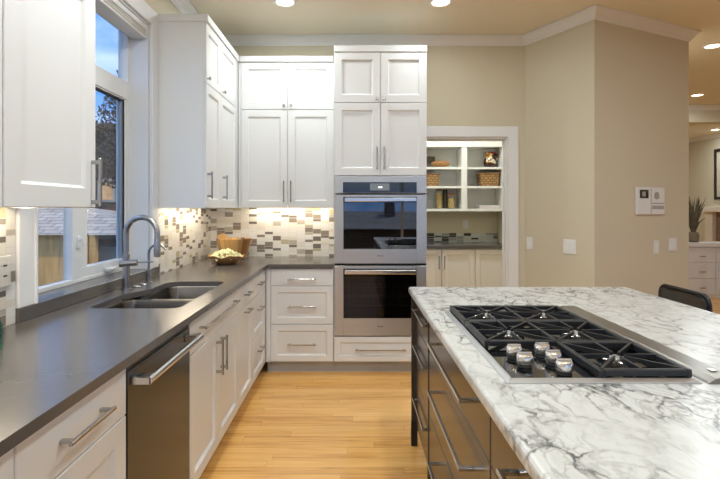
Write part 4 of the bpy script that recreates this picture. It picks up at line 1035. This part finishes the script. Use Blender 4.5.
# jars
for px0, px1, ptop, y, lab, lid in ((435.5, 442.5, 188.8, 6.44, 'widest tall jar of dry food at the left of the pantry jars', 1), (442.8, 447.6, 189.5, 6.50, 'slim dark tall jar in the middle of the three pantry jars', 0), (447.5, 455.0, 193.5, 6.42, 'short lidded glass jar at the right of the three pantry jars', 1)):
    x0, x1 = PXY(px0, y), PXY(px1, y); r = (x1 - x0) / 2; xc = (x0 + x1) / 2; zt = CAMZ + (VPY - ptop) / FPX * y; zb = 1.3662
    j = thing('storage_jar', (xc, y, zb), lab, 'jar', 'storage jars on the lower pantry shelf')
    MB().lathe((xc, y), [(r * 0.95, zb), (r, zb + 0.005), (r, zt - 0.035), (r * 0.85, zt - 0.022)], 20).build('body', 'jarglass' if lid else 'darkbox', j, smooth=True)
    if lid: MB().lathe((xc, y), [(r * 0.88, zb + 0.006), (r * 0.9, zb + 0.01), (r * 0.9, zt - 0.06)], 18).build('contents', 'pasta', j, smooth=True)
    MB().lathe((xc, y), [(r * 0.88, zt - 0.022), (r * 0.9, zt - 0.019), (r * 0.9, zt - 0.004), (r * 0.8, zt)], 20).build('lid', 'bread' if lid else 'black', j, smooth=True)
xc = PXY(490.2, 6.45)
v = thing('glazed_pitcher', (xc, 6.45, 1.9052), 'dark red and gold swirled pitcher on the top right pantry shelf', 'pitcher')
rr = PXY(496.8, 6.45) - xc
MB().lathe((xc, 6.45), [(rr * 0.72, 1.9052), (rr * 0.82, 1.912), (rr, 1.965), (rr * 0.95, 2.01), (rr * 0.62, 2.055), (rr * 0.66, 2.085), (rr * 0.85, 2.108), (rr * 0.78, 2.108), (rr * 0.55, 2.06), (rr * 0.8, 2.02), (rr * 0.85, 1.98), (0.004, 1.93)], 28).build('body', 'glaze', v, smooth=True)
MB().tube([(xc + rr * 0.62, 6.45, 2.075), (xc + rr * 1.05, 6.44, 2.085), (xc + rr * 1.12, 6.44, 2.04), (xc + rr * 0.9, 6.45, 1.995)], 0.010, 8).build('handle', 'glaze', v, smooth=True)
for k, zz in enumerate((1.3662, 1.3812, 1.3962)):
    o = MB().box(PXY(478 + k * 0.6, 6.4), 1.915, 6.36, 6.57, zz, zz + 0.0148, 0.005, 2).build('folded_cloth', 'towel', None, loc=(1.8, 6.46, zz))
    tag(o, ('pale folded cloth at the bottom of the stack on the lower right pantry shelf', 'pale folded cloth in the middle of the stack on the lower right pantry shelf', 'pale folded cloth on top of the stack on the lower right pantry shelf')[k], 'cloth', 'folded cloths in the pantry')

# ------------------------------------------------------------------ far room seen past the angled wall
FD = Fr((0, 7.46), (1, 0), (0, -1))
c = thing('sideboard', (5.6, 7.7, 0), 'low white sideboard with drawers in the far room, behind the stool', 'sideboard')
MB().fb(FD, 4.75, 6.35, -0.23, -0.0205, 0.0, 0.782).build('carcass', 'white', c)
MB().fb(FD, 4.72, 6.38, -0.235, 0.02, 0.782, 0.845, 0.005).build('top', 'white', c)
for u0 in (4.754, 5.553):
    for z0, z1 in ((0.545, 0.775), (0.30, 0.545), (0.05, 0.30)):
        d = MB().slab(FD, u0 + 0.004, u0 + 0.789, z0 + 0.003, z1 - 0.003).build('drawer', 'white', c)
        bar_handle(FD, u0 + 0.575, (z0 + z1) / 2 - 0.02, 0.09, d)
pl = thing('potted_plant', (5.29, 7.585, 0.8455), 'dusky feathery plant on the white sideboard beside the wall end', 'plant')
MB().lathe((5.29, 7.585), [(0.05, 0.8455), (0.07, 0.86), (0.08, 0.95), (0.06, 1.0), (0.05, 1.0), (0.05, 0.97)], 18).build('vase', 'vase', pl, smooth=True)
mb = MB()
for k in range(90):
    a = random.uniform(0, 2 * PI); ln = random.uniform(0.25, 0.60); le = random.uniform(0.05, 0.30)
    p0 = Vector((5.29 + math.cos(a) * 0.02, 7.585 + math.sin(a) * 0.02, 0.97)); p2 = p0 + Vector((math.cos(a) * le * 0.6, math.sin(a) * le * 0.25, ln)); p1 = p0.lerp(p2, 0.5) + Vector((-math.cos(a) * 0.02, 0, 0.05))
    mb.tube([p0, p1, p2], 0.01, 4, [0.003, 0.013, 0.002])
mb.build('foliage', 'plant', pl)
fp = thing('fireplace', (7.8, 10.0, 0), 'beige fireplace mantel on the far wall under the framed picture', 'fireplace')
MB().box(7.74, XR, 8.7, 10.95, 1.29, 1.40, 0.006).build('mantel_shelf', 'mantelwood', fp)
for y0, y1 in ((10.62, 10.85), (8.8, 9.03)): MB().box(7.82, XR, y0, y1, 0, 1.2895).build('pilaster', 'mantelwood', fp)
MB().box(7.90, XR, 9.03, 10.62, 0, 1.2895).build('surround', 'stone', fp)
pf = thing('framed_picture', (XR, 9.9, 1.55), 'dark framed picture cut by the right edge, hanging above the mantel', 'picture')
mb = MB(); PY0, PY1, PZ0, PZ1 = 9.4, 10.72, 1.56, 2.66
mb.box(XR - 0.035, XR - 0.001, PY0, PY0 + 0.06, PZ0, PZ1, 0.004); mb.box(XR - 0.035, XR - 0.001, PY1 - 0.06, PY1, PZ0, PZ1, 0.004)
mb.box(XR - 0.035, XR - 0.001, PY0 + 0.06, PY1 - 0.06, PZ0, PZ0 + 0.06, 0.004); mb.box(XR - 0.035, XR - 0.001, PY0 + 0.06, PY1 - 0.06, PZ1 - 0.06, PZ1, 0.004)
mb.build('frame', 'pic_frame', pf)
MB().box(XR - 0.014, XR - 0.002, PY0 + 0.06, PY1 - 0.06, PZ0 + 0.06, PZ1 - 0.06).build('print', 'pic_mat', pf)

# ------------------------------------------------------------------ recessed ceiling lights
def can(x, y, label, power=None):
    o = thing('ceiling_light', (x, y, ZC), label, 'light', 'round recessed ceiling lights')
    MB().lathe((x, y), [(0.095, ZC - 0.0005), (0.095, ZC - 0.006), (0.070, ZC - 0.010), (0.068, ZC - 0.0005)], 28, cap0=False, cap1=False).build('trim_ring', 'lamp_trim', o, smooth=True)
    MB().lathe((x, y), [(0.066, ZC - 0.0005), (0.066, ZC - 0.004), (0.03, ZC - 0.006)], 24).build('diffuser', 'lamp', o, smooth=True)
    area_light('ceiling_light_lamp', (x, y, ZC - 0.015), (0, 0, 0), power or CAN_POWER, CAN_COLOR, 'DISK', 0.14)
can(-0.535, 3.84, 'recessed ceiling light above the corner of the aisle, left of the other, at top edge', 8.5)
can(0.69, 3.84, 'recessed ceiling light in front of the oven cabinet, at the top edge', 5.5)
can(3.60, 4.88, 'closest recessed ceiling light past the angled wall, cut by the right edge')
can(4.94, 7.0, 'recessed ceiling light just before the white far-room crown moulding')
can(7.5, 10.1, 'tiny recessed ceiling light in the farthest room above the picture')
can(-0.535, 1.9, 'added ceiling fill light out of frame over the aisle by the sink', 14)  # from here on: unseen cans, added to brighten the kitchen
can(0.69, 1.9, 'added ceiling fill light out of frame over the cooktop', 10)
can(-0.535, -0.2, 'added ceiling fill light out of frame over the aisle behind the camera', 24)
can(0.69, -0.2, 'added ceiling fill light out of frame over the near end of the island', 15)
can(2.4, 2.2, 'added ceiling fill light out of frame over the stools', 11)
can(2.4, -0.2, 'added ceiling fill light out of frame over the dining side', 10)
can(4.4, 2.2, 'added ceiling fill light out of frame over the living side', 8)
can(1.2, 5.5, 'added ceiling fill light hidden inside the pantry', 21)  # unseen lamp added to lift the pantry shelves
can(5.6, 10.2, 'added ceiling fill light hidden in the far room behind the header', 22)  # unseen lamp added to brighten the far room

# ------------------------------------------------------------------ outdoors, seen through the kitchen window
GZ = -0.7
gr = MB().box(-40, -1.6, -20, 45, GZ - 0.1, GZ).build('ground', 'ground'); struct(gr)
gr = MB().box(-1.6, 20, -40, -3.7, GZ - 0.1, GZ).build('ground', 'ground'); struct(gr)
gr = MB().box(8.2, 40, -3.7, 20, GZ - 0.1, GZ).build('ground', 'ground'); struct(gr)
h = thing('neighbour_house', (-9.0, 17.0, GZ), 'brown-sided neighbouring house with a lit window, beyond the kitchen window', 'house')
HX0, HX1, HY0, HY1 = -18.0, -3.6, 14.5, 21.0
MB().box(HX0, HX1, HY0, HY1, GZ, 3.7).build('wall', 'siding', h)
MB().rings([[Vector((x, HY0 - 0.5, 3.65)), Vector((x, HY0 - 0.5, 3.8)), Vector((x, (HY0 + HY1) / 2, 4.4)), Vector((x, HY1 + 0.5, 3.8)), Vector((x, HY1 + 0.5, 3.65))] for x in (HX0 - 0.4, HX1 + 0.4)]).build('roof', 'siding', h)
for u0 in (-7.55, -10.4):
    wf = MB().box(u0, u0 + 0.50, HY0 - 0.08, HY0 - 0.002, 1.55, 2.25).build('window', 'outtrim', h)
    MB().box(u0 + 0.07, u0 + 0.43, HY0 - 0.10, HY0 - 0.081, 1.62, 2.18).build('pane', 'litpane', wf)
s = thing('carport', (-6.2, 9.6, GZ), 'low cedar carport with grey shingle roof and white car, outside the kitchen window', 'carport')
MB().box(-8.8, -4.62, 8.4, 8.5, GZ, 0.919).build('wall', 'cedar', s)
MB().box(-8.8, -2.9, 11.25, 11.4, GZ, 0.90).build('back_wall', 'siding', s)
MB().box(-5.85, -5.45, 11.2, 11.249, 0.66, 0.80).build('window', 'outtrim', s)
mb = MB(); bm = mb.bm
vv = [bm.verts.new(p) for p in ((-9.2, 8.25, 0.92), (-2.8, 8.25, 0.92), (-2.8, 12.0, 0.92), (-9.2, 12.0, 0.92), (-9.2, 10.0, 1.47), (-6.1, 10.0, 1.47))]
for q in ((0, 1, 5, 4), (1, 2, 5), (2, 3, 4, 5), (3, 0, 4), (3, 2, 1, 0)): bm.faces.new([vv[i] for i in q])
bmesh.ops.recalc_face_normals(bm, faces=bm.faces[:])
mb.build('roof', 'shingle', s)
for x in (-4.55, -4.42, -3.0): MB().box(x - 0.05, x + 0.05, 8.27, 8.37, GZ, 0.919).build('post', 'cedar', s)
tr = thing('leafy_tree', (-5.75, 12.6, GZ), 'dark leafy tree against the sky, outside the right window pane', 'tree')
tx, ty = -5.75, 12.6
mb = MB(); mb.tube([(tx, ty, GZ), (tx + 0.05, ty, 1.5), (tx - 0.05, ty, 3.4), (tx + 0.02, ty, 4.6)], 0.1, 8, [0.16, 0.13, 0.09, 0.03])
for k in range(14):
    a = k * 2.4; z = 2.0 + k * 0.18; mb.tube([(tx, ty, z), (tx + math.cos(a) * 0.5, ty + math.sin(a) * 0.5, z + 0.35), (tx + math.cos(a) * 0.9, ty + math.sin(a) * 0.9, z + 0.5)], 0.03, 5, [0.035, 0.02, 0.006])
mb.build('trunk', 'bark', tr)
mb = MB()
for k in range(4200):
    z = 1.9 + 3.0 * random.random(); rad = 1.0 * (1 - abs((z - 2.9) / 2.3)) + 0.15
    a = random.uniform(0, 2 * PI); q = math.sqrt(random.random()) * rad
    p = Vector((tx + math.cos(a) * q, ty + math.sin(a) * q, z)); n1 = Vector([random.uniform(-1, 1) for _ in range(3)]).normalized(); n2 = n1.orthogonal().normalized(); L1 = random.uniform(0.03, 0.07)
    v = [mb.bm.verts.new(p + n1 * L1), mb.bm.verts.new(p + n2 * L1 * 0.45), mb.bm.verts.new(p - n1 * L1), mb.bm.verts.new(p - n2 * L1 * 0.45)]
    mb.bm.faces.new(v)
mb.build('crown', 'leaf', tr)
cr = thing('parked_car', (-3.7, 9.8, GZ), 'white parked car seen low through the right window pane', 'car')
prof = [(8.6, GZ + 0.25), (8.55, GZ + 0.8), (8.7, GZ + 0.95), (9.0, GZ + 1.36), (10.2, GZ + 1.38), (10.7, GZ + 0.95), (11.1, GZ + 0.85), (11.1, GZ + 0.3)]
MB().rings([[Vector((x, y, z)) for y, z in prof] for x in (-4.66, -3.3)]).build('body', 'carpaint', cr)
MB().rings([[Vector((x, y, z)) for y, z in ((8.95, GZ + 1.0), (9.1, GZ + 1.28), (10.1, GZ + 1.31), (10.5, GZ + 0.98))] for x in (-4.67, -3.29)]).build('window', 'blackglass', cr)
for y in (9.1, 10.6):
    for x0, x1 in ((-4.69, -4.51), (-3.45, -3.28)): MB().cyl((x0, y, GZ + 0.3), (x1, y, GZ + 0.3), 0.3, 20).build('wheel', 'rubber', cr)
h2 = thing('gabled_house', (2.5, -16, GZ), 'grey house with a chimney, seen only as a reflection in the oven glass', 'house')
MB().box(-1.5, 6.5, -20, -15, GZ, 0.45).build('wall', 'siding', h2)
MB().rings([[Vector((x, -14.6, 0.4)), Vector((x, -17.5, 1.2)), Vector((x, -20.4, 0.4))] for x in (-1.9, 6.9)]).build('roof', 'shingle', h2)
MB().box(1.6, 2.1, -17.2, -16.5, 0.9, 1.65).build('chimney', 'stone', h2)
